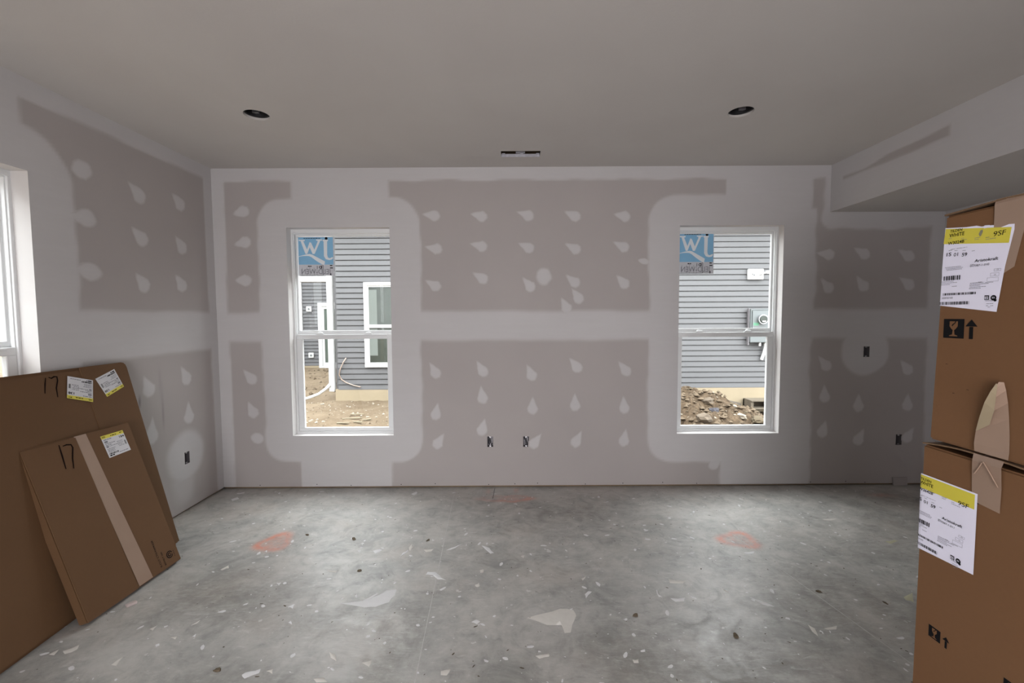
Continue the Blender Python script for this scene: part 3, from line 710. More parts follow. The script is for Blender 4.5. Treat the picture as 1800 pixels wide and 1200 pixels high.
# ------------------------------------------------------------------ cartons stacked on the right
XF = 1.2
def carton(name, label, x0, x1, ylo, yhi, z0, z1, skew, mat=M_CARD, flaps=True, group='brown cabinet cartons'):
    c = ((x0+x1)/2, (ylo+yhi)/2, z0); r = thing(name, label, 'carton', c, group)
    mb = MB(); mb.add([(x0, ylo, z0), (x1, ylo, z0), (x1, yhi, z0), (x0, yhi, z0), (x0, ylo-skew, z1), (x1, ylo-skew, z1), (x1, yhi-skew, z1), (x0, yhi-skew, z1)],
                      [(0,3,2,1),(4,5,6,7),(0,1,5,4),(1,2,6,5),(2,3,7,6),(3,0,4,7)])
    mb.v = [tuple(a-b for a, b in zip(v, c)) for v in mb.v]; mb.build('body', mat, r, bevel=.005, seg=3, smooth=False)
    return r, c
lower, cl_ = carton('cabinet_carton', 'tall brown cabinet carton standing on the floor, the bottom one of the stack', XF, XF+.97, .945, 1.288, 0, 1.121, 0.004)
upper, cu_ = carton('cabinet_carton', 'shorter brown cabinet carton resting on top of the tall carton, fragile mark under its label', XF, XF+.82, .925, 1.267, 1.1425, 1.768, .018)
def rel(c): return lambda p: (p[0]-c[0], p[1]-c[1], p[2]-c[2])
RU, RLo = rel(cu_), rel(cl_)
YEDGE = 1.287
def P_up(d): return lambda u, v: RU((XF-d, -u, v))
def P_lo(d):
    def f(u, v):
        y = -u
        if y <= YEDGE-.006: return RLo((XF-d, y, v))
        s = y-(YEDGE-.006); q = .006*math.pi/2
        if s < q: a = s/.006; return RLo((XF+.006-(.006+d)*math.cos(a), YEDGE-.006+(.006+d)*math.sin(a), v))
        return RLo((XF+.006+s-q, YEDGE+d, v))
    return f
# top flaps of the lower carton bulge under the upper one; loose flaps above
for s, nm in ((1, 'top_flap'), (-1, 'top_flap')):
    yc, ye = 1.115, (1.284 if s > 0 else .947); N = 6; vs_l = []; fs_l = []
    for i in range(N+1):
        k = i/N; y = ye+(yc+.002*s-ye)*k; z = 1.1225+.0135*math.sin(k*math.pi*.62)
        for x in (XF-.002, XF+.966): vs_l += [RLo((x, y, z)), RLo((x, y, z+.004))]
        if i: b = 4*i; fs_l += [(b-4, b, b+1, b-3), (b-2, b-1, b+3, b+2), (b-3, b+1, b+3, b-1), (b-4, b-2, b+2, b)]
    fs_l += [(0, 1, 3, 2), (4*N, 4*N+2, 4*N+3, 4*N+1)]
    link(nm, new_mesh(nm, vs_l, fs_l, mats=[M_CARD_IN]), lower)
for s in (1, -1):
    yc, ye = 1.092, (1.249 if s > 0 else .907); m_ = MB()
    m_.add([RU(q) for q in [(XF-.003, ye, 1.769), (XF+.815, ye, 1.769), (XF+.815, yc+.002*s, 1.777), (XF-.003, yc+.002*s, 1.777), (XF-.003, ye, 1.773), (XF+.815, ye, 1.773), (XF+.815, yc+.002*s, 1.781), (XF-.003, yc+.002*s, 1.781)]],
           [(0,3,2,1),(4,5,6,7),(0,1,5,4),(1,2,6,5),(2,3,7,6),(3,0,4,7)]); m_.build('top_flap', M_CARD_IN, upper)

def sheet(name, P, pts, mat, parent, th=.0004, **kw):
    """flat sheet from (Y, Z, distance off the face) triples, as a strip of columns"""
    rows = pts; vs_l = []; fs_l = []
    for (a, b) in rows: vs_l += [P(a), P(b)]
    for i in range(1, len(rows)): k = 2*i; fs_l.append((k-2, k-1, k+1, k))
    return link(name, new_mesh(name, vs_l, fs_l, mats=[mat]), parent, **kw)
QU = lambda q: RU((XF-q[2], q[0], q[1])); QL = lambda q: RLo((XF-q[2], q[0], q[1]))
# tape over the top edge of the upper carton
sheet('packing_tape', QU, [((1.120, 1.784, -.06), (1.050, 1.784, -.06)), ((1.120, 1.782, .0), (1.050, 1.781, .0)), ((1.120, 1.770, .0035), (1.050, 1.770, .0035)), ((1.121, 1.685, .0012), (1.054, 1.70, .0012)), ((1.100, 1.594, .0010), (1.071, 1.612, .0010))], M_TAPE, upper, label='brown tape strip folded over the top edge')
# half peeled tape joining the two cartons
sheet('packing_tape', QU, [((1.136, 1.146, .005), (1.058, 1.146, .004)), ((1.136, 1.166, .007), (1.058, 1.166, .002)), ((1.134, 1.198, .006), (1.060, 1.204, .0012)), ((1.119, 1.237, .010), (1.063, 1.246, .0015)), ((1.104, 1.275, .016), (1.066, 1.284, .003)), ((1.089, 1.308, .018), (1.069, 1.314, .006)), ((1.077, 1.334, .016), (1.071, 1.334, .010))], M_TAPE, upper, label='wrinkled brown tape peeling away at its upper end')
sheet('tape_fold', QU, [((1.134, 1.199, .0064), (1.128, 1.202, .0066)), ((1.120, 1.240, .013), (1.099, 1.224, .009)), ((1.105, 1.279, .0185), (1.086, 1.262, .0135)), ((1.091, 1.309, .020), (1.081, 1.300, .0165)), ((1.081, 1.33, .018), (1.078, 1.328, .0175))], simple('tape_adhesive_side', (.36, .29, .19), .5, var=.1), upper)
sheet('packing_tape', QL, [((1.140, 1.140, -.05), (1.070, 1.140, -.05)), ((1.140, 1.139, .002), (1.068, 1.139, .002)), ((1.139, 1.120, .006), (1.070, 1.122, .006)), ((1.141, 1.065, .002), (1.070, 1.068, .0024)), ((1.139, 1.014, .0012), (1.072, 1.008, .0012))], M_TAPE, lower, label='creased brown tape end stuck over the carton edge')
for a, b in (((1.110, 1.125, .0085), (1.076, 1.072, .0055)), ((1.112, 1.124, .0085), (1.133, 1.088, .005))):
    MB().tube([QL(a), QL(((a[0]+b[0])/2, (a[1]+b[1])/2, .0062)), QL(b)], .0016, 5).build('tape_crease', M_TAPE, lower)

# shipping labels (u = -Y, v = Z, in metres on the end face)
def zoomA(x, y): return 1640+x/7.5, 330+y/7.5
def on_end(px, py):
    """room height and depth of a point of the end face (measured off the photograph)"""
    d = _f + _r2*((px-900)/784.4) - _u2*((py-600)/784.4); k = XF/d.x; return -(d.y*k), 1.5+d.z*k
def ship_label(P, parent, dy, dz, strings, ragged, lab):
    q = lambda u, v: (u-dy, v+dz)
    if ragged: out = [(1663,401),(1700,399),(1718,396.5),(1727,398),(1740,396),(1785,393),(1784.5,403),(1770,460),(1768,468),(1753,548),(1653,537),(1657,486),(1657,476)]
    else: out = [(1663,401),(1785,391),(1764,552),(1653,537)]
    pts = [q(*on_end(*p)) for p in out]
    if not ragged:
        pts = [(-1.302, 1.032), (-1.290, 1.033), (-1.287, 1.0335), (-1.284, 1.034), (-1.278, 1.0345), (-1.125, 1.036), (-1.125, .821), (-1.278, .8105), (-1.284, .810), (-1.287, .8098), (-1.290, .8095), (-1.302, .809)]
    n = len(pts)
    if ragged: me = new_mesh('shipping_label', [P(.0018)(u, v) for u, v in pts], [tuple(range(n))], mats=[M_PAPER])
    else:
        h = n//2; me = new_mesh('shipping_label', [P(.0018)(u, v) for u, v in pts], [(i, i+1, n-2-i, n-1-i) for i in range(h-1)], mats=[M_PAPER])
    L = link('shipping_label', me, parent, label=lab)
    A = on_end(1664, 409); u0, u1 = q(*A)[0], (q(*on_end(1780, 405))[0] if ragged else -1.131); vt = q(*A)[1]; vb = q(*on_end(1662, 427))[1]
    if not ragged: u0 = -1.300
    us_ = np.unique(np.concatenate([np.linspace(u0, u1, 14), [-1.290, -1.287, -1.284, -1.281]])) if not ragged else np.array([u0, u1])
    vt2 = vt-.010 if ragged else vt-.001; vb2 = vb+.0 if ragged else vb+.004
    if ragged: q0, q1, q2, q3 = on_end(1664, 402.5), on_end(1660, 429), on_end(1780, 398.7), on_end(1775, 426.5)
    else: q0, q1, q2, q3 = (u0, 1.0310), (u0, .9925), (u1, 1.0315), (u1, .9925)
    yv = []; yf = []
    for i, uu in enumerate(us_):
        k = (uu-u0)/(u1-u0); yv += [(q0[0]+(q2[0]-q0[0])*k, q0[1]+(q2[1]-q0[1])*k), (q1[0]+(q3[0]-q1[0])*k, q1[1]+(q3[1]-q1[1])*k)]
        if i: yf.append((2*i-2, 2*i-1, 2*i+1, 2*i))
    flat('yellow_band', (np.array(yv), yf), P(.0022), M_YEL, L)
    def T(s, x, y, w, cap, shear=0, bold=0):
        a = q(*on_end(*zoomA(x, y))); b = q(*on_end(*zoomA(x+w, y))); c = q(*on_end(*zoomA(x, y-cap)))
        return text2d(s, a[0], a[1], b[0]-a[0], c[1]-a[1], shear, bold)
    def Rr(x0, y0, x1, y1): a = q(*on_end(*zoomA(x0, y1))); b = q(*on_end(*zoomA(x1, y0))); return a[0], a[1], b[0], b[1]
    blk = [T('TILDEN', 240, 594, 160, 35, .1, .012), T('WHITE', 230, 656, 196, 48, .06, .012), T('9SF', 812, 640, 165, 66, .12), T(strings[0], 210, 755, 212, 40, .06, .016),
           T('1S', 190, 905, 62, 47, .05, .012), T('01', 285, 905, 58, 47, .05, .0), T('59', 392, 905, 70, 47, .05, .012),
           T('Aristokraft', 560, 982, 312, 40, .12, .008), T(strings[1], 502, 1045, 250, 27, .12)]
    f4 = lambda x, y: (x*1.875-300, (y+10/1.0)*1.875) # 4x crop to this crop
    def B(x0, y0, x1, y1, n, s): a = Rr((x0/4-40)*7.5, (y0/4+10)*7.5, (x1/4-40)*7.5, (y1/4+10)*7.5); return bars2d(a[0], a[1], a[2]-a[0], a[3]-a[1], n, s)
    blk += [B(240, 572, 366, 614, 14, 3), B(236, 690, 472, 718, 34, 4), B(214, 756, 426, 784, 34, 5)]
    a = Rr((528/4-40)*7.5, (715/4+10)*7.5, (562/4-40)*7.5, (748/4+10)*7.5); blk.append(rect2d(*a))
    rr_ = (a[2]-a[0])*.62; cc_ = (a[2]+.0105, (a[1]+a[3])/2-.001); blk.append(ring2d(cc_[0], cc_[1], 0, rr_)); blk.append(ring2d(cc_[0]+.004, cc_[1]-.006, 0, .0035, n=10))
    flat('black_lettering', blk, P(.0026), M_INK, L, kind='stuff')
    es = text2d('ES', a[0]+.0012, a[1]+.002, (a[2]-a[0])*.75, (a[3]-a[1])*.6, 0, .02)
    es2 = text2d('ES', cc_[0]-.003, cc_[1]-.0015, .006, .004, 0, .01)
    flat('white_lettering', [es, es2], P(.0029), M_PAPER, L, kind='stuff')
    g = [B(288*1.0-0, 374, 410, 396, 20, 6)]
    def D(x0, y0, x1, s, h=.0012): a = q(*on_end(*zoomA((x0/4-40)*7.5, (y0/4+10)*7.5))); b = q(*on_end(*zoomA((x1/4-40)*7.5, (y0/4+10)*7.5))); return dash2d(a[0], a[1], b[0]-a[0], h, s)
    for k, (x0, y0, x1) in enumerate([(277,320,300),(365,318,385),(365,330,405),(460,315,500),(460,326,490),(538,312,565),(538,325,610),(277,404,300),(318,404,340),(375,404,398),(440,406,460),(252,524,362),(258,533,376),(262,542,370),(225,624,310),(225,634,335),(225,645,285),(300,655,335),(428,632,520),(425,642,560),(425,651,500),(425,661,540),(420,671,505),(485,625,512),(535,628,590),(430,502,455),(535,756,590),(542,776,590),(540,790,555),(570,790,590),(553,800,568)]): g.append(D(x0, y0, x1, 30+k))
    for bx in ((596,524,646,546),(570,554,633,582),(546,586,628,620)):
        b = Rr((bx[0]/4-40)*7.5, (bx[1]/4+10)*7.5, (bx[2]/4-40)*7.5, (bx[3]/4+10)*7.5); g.append(box2d(*b, .0005))
    for ox, oy in ((615, 539), (595, 575)):
        b = q(*on_end(*zoomA((ox/4-40)*7.5, (oy/4+10)*7.5))); g.append(text2d('OK', b[0], b[1], .0055, .0034))
    a = q(*on_end(*zoomA((228/4-40)*7.5, (742/4+10)*7.5))); g.append(text2d(strings[2], a[0], a[1], .031, .0052, .08))
    flat('fine_print', g, P(.0026), M_INKG, L, kind='stuff')
    if ragged:                                                      # torn scuff across the yellow band
        s = [on_end(*zoomA(*p)) for p in ((615, 610), (640, 560), (670, 548), (672, 580), (650, 630), (630, 640))]
        flat('scuff', poly2d(s), P(.0027), simple('torn_grey_paper', (.26, .25, .16), .8, var=.3, scale=60), L)
        s = [on_end(*zoomA(*p)) for p in ((670, 515), (700, 495), (765, 490), (755, 520), (690, 535))]
        flat('torn_paper', poly2d(s), P(.0030), M_PAPER, L)
ship_label(P_up, upper, 0, 0, ('W3024B', '017387-1-010', 'AB387267-000'), True, 'ragged white shipping label with a scuffed yellow band')
ship_label(P_lo, lower, .0525, -.7035, ('W3642B', '017387-1-011', 'AB387267-000'), False, 'white shipping label with yellow band folded round the corner')

GLASS = [(.30,.10),(.70,.10),(.70,.14),(.56,.19),(.535,.42),(.62,.50),(.70,.62),(.70,.88),(.62,.88),(.585,.78),(.50,.70),(.44,.62),(.40,.66),(.45,.74),(.54,.80),(.57,.88),(.30,.88),(.30,.62),(.38,.50),(.465,.42),(.44,.19),(.30,.14)]
def marks(P, parent, sq, ar):
    u0, u1, v0, v1 = sq
    m_ = flat('fragile_mark', rect2d(u0, v0, u1, v1), P(.0008), M_INK, parent, label='black square with a cracked wine glass')
    flat('glass_symbol', poly2d([(u0+a*(u1-u0), v0+b*(v1-v0)) for a, b in GLASS]), P(.0012), M_CARD, m_)
    a0, a1, b0, b1 = ar; w = a1-a0; h = b1-b0; c = (a0+a1)/2
    flat('up_arrow', [poly2d([(c-.16*w, b0), (c+.16*w, b0), (c+.16*w, b1-.38*h), (c-.16*w, b1-.38*h)]), poly2d([(c-.5*w, b1-.36*h), (c+.5*w, b1-.36*h), (c, b1)])], P(.0008), M_INK, parent, kind='stuff')
marks(P_up, upper, (-1.238, -1.182, 1.434, 1.486), (-1.179, -1.148, 1.434, 1.485))
marks(P_lo, lower, (-1.239, -1.204, .574, .608), (-1.198, -1.178, .573, .605))
marks(P_lo, lower, (-1.043, -1.008, .574, .612), (-1.003, -.983, .573, .605))
flat('pen_dot', ring2d(-1.1245, 1.0125, 0, .0026, n=12), P_lo(.0008), M_INK, lower)
for yy, zz in ((1.225, 1.362), (1.165, 1.30), (1.202, 1.285)): flat('dent', stroke2d([(-yy-.003, zz), (-yy+.003, zz)], .0018), P_up(.0006), M_PEN, upper)

# ------------------------------------------------------------------ flat cartons leaning on the left wall
def leaning(P0, P1, phi):
    P0 = Vector(P0); P1 = Vector(P1); ex = (P1-P0).normalized(); hz = Vector((0, 0, 1)).cross(ex)
    ey = hz*math.cos(phi)+Vector((0, 0, 1))*math.sin(phi); n = ex.cross(ey); return P0, ex, ey, n, (P1-P0).length
def lean_box(name, label, F, h, th, parts_fn, s1=None, rnd=.012):
    P0, ex, ey, n, Ln = F; Ln = s1 or Ln
    r = thing(name, label, 'carton', tuple(P0), 'flat cartons leaning on the left wall')
    G = lambda s, t_, d: tuple(ex*s+ey*t_+n*d)
    m_ = MB(); m_.add([G(0,0,-th), G(Ln,0,-th), G(Ln,h,-th), G(0,h,-th), G(0,0,0), G(Ln,0,0), G(Ln,h,0), G(0,h,0)],
                      [(0,3,2,1),(4,5,6,7),(0,1,5,4),(1,2,6,5),(2,3,7,6),(3,0,4,7)])
    # lift so that the lowest back edge stays on the slab
    low = min((v[2] for v in m_.v)); r.location = (P0.x, P0.y, -min(0, low)+.0005)
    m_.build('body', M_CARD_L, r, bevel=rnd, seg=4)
    parts_fn(r, G); return r
def small_label(L4, G, r, num, seed, flip):
    """white label with a yellow band; corners TL,TR,BR,BL on the face"""
    A = [np.array(q) for q in L4]
    def X(a, b):  # a to the right, b downward, both 0..1 on the label as read
        if flip: a, b = 1-a, 1-b
        return A[0]*(1-a)*(1-b)+A[1]*a*(1-b)+A[2]*a*b+A[3]*(1-a)*b
    pl_ = lambda d: (lambda a, b: G(*X(a, 1-b), d))
    lb = flat('shipping_label', rect2d(0, 0, 1, 1), pl_(.0008), M_PAPER2, r, label='white label with a yellow band')
    flat('yellow_band', rect2d(0, .85, 1, 1) if not flip else rect2d(0, .85, 1, 1), pl_(.0013), M_YEL, lb)
    flat('black_lettering', [text2d(num, .74, .70, .22, .10, 0, .02), text2d('WD', .04, .89, .14, .07, 0, .02), dash2d(.40, .90, .28, .035, seed), dash2d(.82, .92, .12, .035, seed+1),
                             bars2d(.06, .12, .42, .07, 14, seed), bars2d(.88, .34, .07, .2, 6, seed+7), dash2d(.06, .05, .2, .05, seed+2)], pl_(.0018), M_INK, lb, kind='stuff')
    flat('fine_print', [dash2d(.06, .78, .34, .035, seed+3), rect2d(.06, .66, .2, .74), dash2d(.06, .60, .45, .03, seed+4), dash2d(.06, .53, .25, .03, seed+5), rect2d(.06, .44, .16, .51), dash2d(.2, .47, .38, .025, seed+6),
                        dash2d(.06, .36, .35, .025, seed+8), dash2d(.06, .30, .3, .025, seed+9), dash2d(.06, .24, .3, .025, seed+10), dash2d(.56, .56, .26, .025, seed+11), dash2d(.56, .49, .26, .025, seed+12), dash2d(.56, .42, .22, .025, seed+13), dash2d(.58, .35, .25, .025, seed+14), dash2d(.5, .08, .4, .03, seed+15)], pl_(.0018), M_INKG, lb, kind='stuff')
def big_parts(r, G):
    # the face is two overlapping panels: the far one lies on top
    m_ = MB(); p = [(1.130, .02), (1.425, .02), (1.425, 1.20), (1.405, 1.228), (1.112, 1.228)]
    p = [(1.150, .02), (1.432, .02), (1.433, 1.205), (1.428, 1.228), (1.416, 1.240), (1.398, 1.2445), (1.108, 1.2445)]
    m_.poly([G(s, t_, .0) for s, t_ in p], Vector(G(0, 0, .004))); m_.build('overlapping_panel', M_CARD_L, r)
    small_label([(1.022, 1.206), (1.167, 1.160), (1.125, 1.036), (.981, 1.087)], G2(G, .0045), r, '138', 3, True)
    small_label([(1.185, 1.166), (1.334, 1.208), (1.366, 1.090), (1.226, 1.048)], G2(G, .0045), r, '138', 23, True)
    Pf = lambda a, b: G(a, b, .0012)
    flat('marker_number', [stroke2d([(.906, 1.213), (.893, 1.18), (.878, 1.132)], .0075), stroke2d([(.922, 1.214), (.935, 1.206), (.952, 1.213), (.967, 1.211), (.965, 1.19), (.945, 1.15), (.938, 1.101)], .0075)], Pf, M_PEN, r, label='handwritten number 17', kind='stuff')
def G2(G, d0): return lambda s, t_, d: G(s, t_, d+d0)
F1 = leaning((-2.13, 1.45, 0), (-2.21, 2.885, 0), math.radians(76.7))
lean_box('flat_carton', 'large flat brown carton leaning against the left wall, two upside-down labels near its top', F1, 1.247, .04, big_parts, rnd=.016)
def small_parts(r, G):
    Pt = lambda d: (lambda a, b: G(a, b, d))
    tv = []; tf = []
    for i in range(13):
        k = i/12; tl = .256+(.290-.256)*k; tr_ = .320+(.377-.320)*k*1.0; tt = .893*(1-k)+.006
        tv += [(tl, tt), (tr_, tt)]
        if i: tf.append((2*i-2, 2*i-1, 2*i+1, 2*i))
    me = new_mesh('packing_tape', [G(a, b, .0012+.0012*(j % 2)*(.5+.5*math.sin(b*9))) for j, (a, b) in enumerate(tv)], tf, mats=[M_TAPE]); link('packing_tape', me, r)
    MB().add([G(.0, .0, .0004), G(.283, .0, .0004), G(.262, .893, .0004), (G(.0, .893, .0004)), G(.0, .0, .003), G(.283, .0, .003), G(.262, .893, .003), G(.0, .893, .003)],
             [(0,3,2,1),(4,5,6,7),(0,1,5,4),(1,2,6,5),(2,3,7,6),(3,0,4,7)]).build('closing_flap', M_CARD_L, r, bevel=.001, seg=1)
    small_label([(.389, .862), (.528, .864), (.534, .737), (.395, .730)], G2(G, .0005), r, '184', 43, False)
    flat('marker_number', [stroke2d([(.170, .877), (.166, .82), (.160, .748)], .008), stroke2d([(.185, .866), (.205, .868), (.226, .862), (.229, .845), (.208, .79), (.196, .738)], .0075)], Pt(.0045), M_PEN, r, label='handwritten number 17', kind='stuff')
    ink = []
    tx, f_ = text2d('R-CUT CTN PAPK228', 0, 0, .165, .011, 0, .008); ink.append((np.stack([.452-tx[:, 1]*1.0+.0, .026+tx[:, 0]], 1), f_))
    tx, f_ = text2d('BOYALT G85', 0, 0, .082, .010, 0, .008); ink.append((np.stack([.480-tx[:, 1], .022+tx[:, 0]], 1), f_))
    ink += [ring2d(.521, .064, .0165, .0215, .3, 6.0), ring2d(.521, .064, .0065, .0115, .8, 6.4), dash2d(.549, .04, .004, .004, 3), dash2d(.549, .05, .005, .004, 4), dash2d(.548, .06, .006, .004, 5), dash2d(.548, .07, .005, .004, 6)]
    flat('printed_mark', ink, Pt(.0012), M_INK, r, label='black recycling ring and two lines of print', kind='stuff')
F2 = leaning((-2.076, 2.098, 0), (-2.05, 2.70, 0), math.radians(71))
lean_box('flat_carton', 'smaller flat brown carton leaning in front of the large one, taped down its middle', F2, .9, .05, small_parts, s1=.585, rnd=.004)

# ------------------------------------------------------------------ bits on the slab
def splat(pts, mat, h=.0022):
    c = np.mean(pts, axis=0); n = len(pts); vs_l = [(c[0], c[1], h)]; 
    for s, z in ((.75, h*.9), (1.0, .0003)): vs_l += [(c[0]+(p[0]-c[0])*s, c[1]+(p[1]-c[1])*s, z) for p in pts]
    fs_l = [(0, 1+i, 1+(i+1) % n) for i in range(n)]+[(1+i, 1+n+i, 1+n+(i+1) % n, 1+(i+1) % n) for i in range(n)]
    me = new_mesh('plaster_splat', vs_l, fs_l, mats=[mat], smooth=True); return link('plaster_splat', me, floor)
def fpt(px, py):
    d = _f + _r2*((px-900)/784.4) - _u2*((py-600)/784.4); k = -1.5/d.z; return np.array((d.x*k, d.y*k))
SPL = [  # outlines measured off the photograph, turned into slab positions
 ([(596,1060),(612,1060),(632,1061),(655,1050),(680,1038),(698,1036),(694,1046),(684,1058),(660,1067),(640,1067),(615,1063)], 0),
 ([(634,1058),(662,1042),(664,1044),(645,1056)], 0), ([(926,1086),(955,1078),(985,1070),(1008,1072),(1013,1082),(1006,1098),(1003,1112),(992,1112),(988,1098),(962,1098)], 1),
 ([(747,1010),(752,1005),(765,1005),(774,1012),(778,1018),(785,1020),(770,1018),(760,1008)], 0), ([(1178,1052),(1204,1050),(1202,1057),(1188,1058)], 0),
 ([(1153,1036),(1156,1037),(1158,1046),(1165,1050),(1158,1049)], 0), ([(1028,1044),(1034,1039),(1040,1040),(1034,1046),(1030,1051)], 0),
 ([(1175,1018),(1205,1021),(1200,1025),(1178,1024)], 1), ([(424,1185),(440,1180),(459,1176),(455,1183),(430,1193)], 0), ([(828,1093),(838,1089),(844,1092),(838,1097)], 0),
 ([(1318,1049),(1345,1058),(1362,1067),(1340,1062)], 0), ([(655,968),(668,964),(672,967),(660,973)], 0), ([(718,961),(724,957),(726,962),(720,968)], 1), ([(745,966),(762,964),(758,969),(748,970)], 1), ([(702,980),(708,972),(718,966),(716,971),(706,976)], 0),
 ([(784,967),(800,960),(815,955),(800,963)], 0), ([(846,958),(860,963),(868,972),(862,973),(852,964)], 0), ([(387,1000),(403,993),(402,998),(392,1002)], 1), ([(505,1066),(518,1062),(514,1069)], 0), ([(506,1094),(512,1091),(513,1097)], 0),
 ([(486,1024),(494,1024),(490,1030)], 0), ([(450,975),(456,969),(458,973)], 0), ([(465,969),(470,967),(469,971)], 0), ([(406,877),(418,874),(420,877),(409,880)], 0), ([(416,867),(430,865),(430,867),(418,869)], 0), ([(723,868),(732,864),(734,867),(727,870)], 0),
 ([(940,1153),(965,1148),(966,1154),(948,1158)], 1), ([(1112,1160),(1122,1158),(1123,1165),(1115,1165)], 1), ([(1125,1143),(1134,1141),(1134,1145),(1127,1146)], 0), ([(1448,1104),(1472,1100),(1470,1106),(1455,1107)], 1), ([(1420,1098),(1432,1104),(1438,1118),(1428,1110)], 1),
 ([(1555,952),(1572,948),(1580,951),(1566,956)], 2), ([(1588,1048),(1604,1042),(1606,1058),(1592,1054)], 2), ([(1208,972),(1222,970),(1220,974)], 0), ([(1308,971),(1326,969),(1325,973),(1313,973)], 0), ([(1300,875),(1307,878),(1300,876)], 0), ([(1455,896),(1464,897),(1458,899)], 0), ([(1445,913),(1472,911),(1460,915)], 1),
 ([(1268,1035),(1284,1042),(1275,1038)], 1), ([(915,978),(922,976),(920,981)], 1), ([(1022,1017),(1030,1013),(1026,1020)], 1), ([(835,1027),(842,1024),(843,1030),(837,1031)], 1), ([(843,1002),(851,1000),(850,1006),(844,1006)], 1),
 ([(576,1003),(594,1004),(590,1006),(580,1005)], 1), ([(337,1118),(345,1113),(343,1119)], 0), ([(300,1120),(312,1118),(308,1123)], 1), ([(262,1106),(276,1100),(268,1108)], 1), ([(110,1144),(140,1134),(136,1141),(114,1150)], 1), ([(196,1168),(216,1154),(204,1170)], 1), ([(85,1150),(104,1141),(95,1152)], 1),
 ([(335,1100),(352,1090),(345,1096)], 1), ([(578,1146),(590,1150),(592,1162),(582,1156)], 1), ([(636,1165),(655,1160),(648,1172)], 1), ([(775,1178),(792,1176),(786,1187),(774,1186)], 1), ([(550,1192),(570,1190),(575,1198),(556,1199)], 1), ([(468,1179),(480,1176),(478,1183)], 1)]
M_SPLATY = simple('dried_yellow_compound', (.42, .40, .28), .7, var=.12, scale=22)
for P_, k in SPL:
    pts = []; n = len(P_)
    for i in range(n):
        a = np.array(P_[i], float); b = np.array(P_[(i+1) % n], float)
        for s in (0, .5): q = a*(1-s)+b*s; pts.append(fpt(*(q+rng.normal(0, .5, 2))))
    splat(np.array(pts), (M_SPLAT, M_SPLATP, M_SPLATY)[k])
vs_l = []; fs_l = []                                                  # fine flecks nobody could count
for i in range(900):
    x, y = rng.uniform(-2.3, 3.6), 1.35+2.45*rng.random()**1.1; s = .0025+.008*rng.random()**3; a0 = rng.random()*6.28; el = 1+1.5*rng.random(); b = len(vs_l)
    vs_l.append((x, y, .0014)); n = 7
    for k in range(n):
        a = 2*math.pi*k/n; rr_ = s*rng.uniform(.7, 1.2); u, w = rr_*math.cos(a)*el, rr_*math.sin(a)
        vs_l.append((x+u*math.cos(a0)-w*math.sin(a0), y+u*math.sin(a0)+w*math.cos(a0), .0003))
    fs_l += [(b, b+1+k, b+1+(k+1) % n) for k in range(n)]
link('plaster_flecks', new_mesh('plaster_flecks', vs_l, fs_l, mats=[M_SPLAT]), floor, kind='stuff')
vs_l = []; fs_l = []
for i in range(500):
    x, y = rng.uniform(-2.2, 3.4), 1.35+2.4*rng.random(); s = .0015+.0025*rng.random()**2; a0 = rng.random()*6.28; el = 1+3*rng.random()**3; b = len(vs_l)
    vs_l.append((x, y, .0016)); n = 6
    for k in range(n):
        a = 2*math.pi*k/n; rr_ = s*rng.uniform(.7, 1.2); u, w = rr_*math.cos(a)*el, rr_*math.sin(a)
        vs_l.append((x+u*math.cos(a0)-w*math.sin(a0), y+u*math.sin(a0)+w*math.cos(a0), .0003))
    fs_l += [(b, b+1+k, b+1+(k+1) % n) for k in range(n)]
link('dark_grit', new_mesh('dark_grit', vs_l, fs_l, mats=[M_DIRT]), floor, kind='stuff')

def clod(name, label, cat, x, y, s, mat, flatn=.55, seed=1, z=0, stretch=1.4, ang=0):
    r = random.Random(seed); bm = bmesh.new(); bmesh.ops.create_icosphere(bm, subdivisions=2, radius=1)
    ph = [r.uniform(0, 6) for _ in range(6)]
    for v in bm.verts:
        p = v.co.copy(); k = 1+.22*math.sin(3*p.x+ph[0])+.18*math.sin(4*p.y+ph[1])+.15*math.sin(5*p.z+ph[2]+2*p.x)
        v.co = Vector((p.x*k*stretch, p.y*k, p.z*k*flatn))
    mz = min(v.co.z for v in bm.verts)
    for v in bm.verts: v.co = Vector((v.co.x, v.co.y, max(v.co.z-mz*.75, 0)))*s
    me = bpy.data.meshes.new(name); bm.to_mesh(me); bm.free(); me.materials.append(mat)
    o_ = link(name, me, None, label, cat); o_.location = (x, y, z); o_.rotation_euler = (0, 0, ang); return o_
for k, (px, py, s, lab) in enumerate([(382, 1178, .014, 'dark curled clod on the slab in front of the flat cartons'), (1117, 1082, .015, 'dark clod beside the cream splat near the middle of the slab'),
        (1293, 1117, .014, 'brown clod on the slab out toward the stacked cartons, the larger one there'), (622, 947, .015, 'brown crumb of dirt behind the long white splat'), (540, 940, .012, 'brown streak of dirt beside the orange paint scribble near the flat cartons'),
        (632, 1003, .012, 'flat dirt crumb between the dirt crumb row and the long white splat'), (752, 950, .012, 'greyish crumb just left of the chalk line'), (1557, 1060, .010, 'tiny yellow brown crumb beside the tall carton'), (1440, 1040, .012, 'brown crumb lying on the right chalk line')]):
    p = fpt(px, py); clod('dirt_clod', lab, 'dirt clod', p[0], p[1], s*.7, M_CRUMB, .36, k+3, 0, 1.9, k*.7)
p = fpt(222, 1064); m_ = MB(); m_.box(-.022, .022, -.012, .012, 0, .012)
o_ = m_.build('drywall_scrap', M_CHIP, None, bevel=.002, seg=1, label='small pinkish chip of plasterboard at the foot of the smaller flat carton', cat='plaster chip'); o_.location = (p[0]+.022, p[1]+.006, 0); o_.rotation_euler = (0, 0, 1.0)
m_ = MB(); m_.box(-.062, .062, -.006, .006, 0, .07)
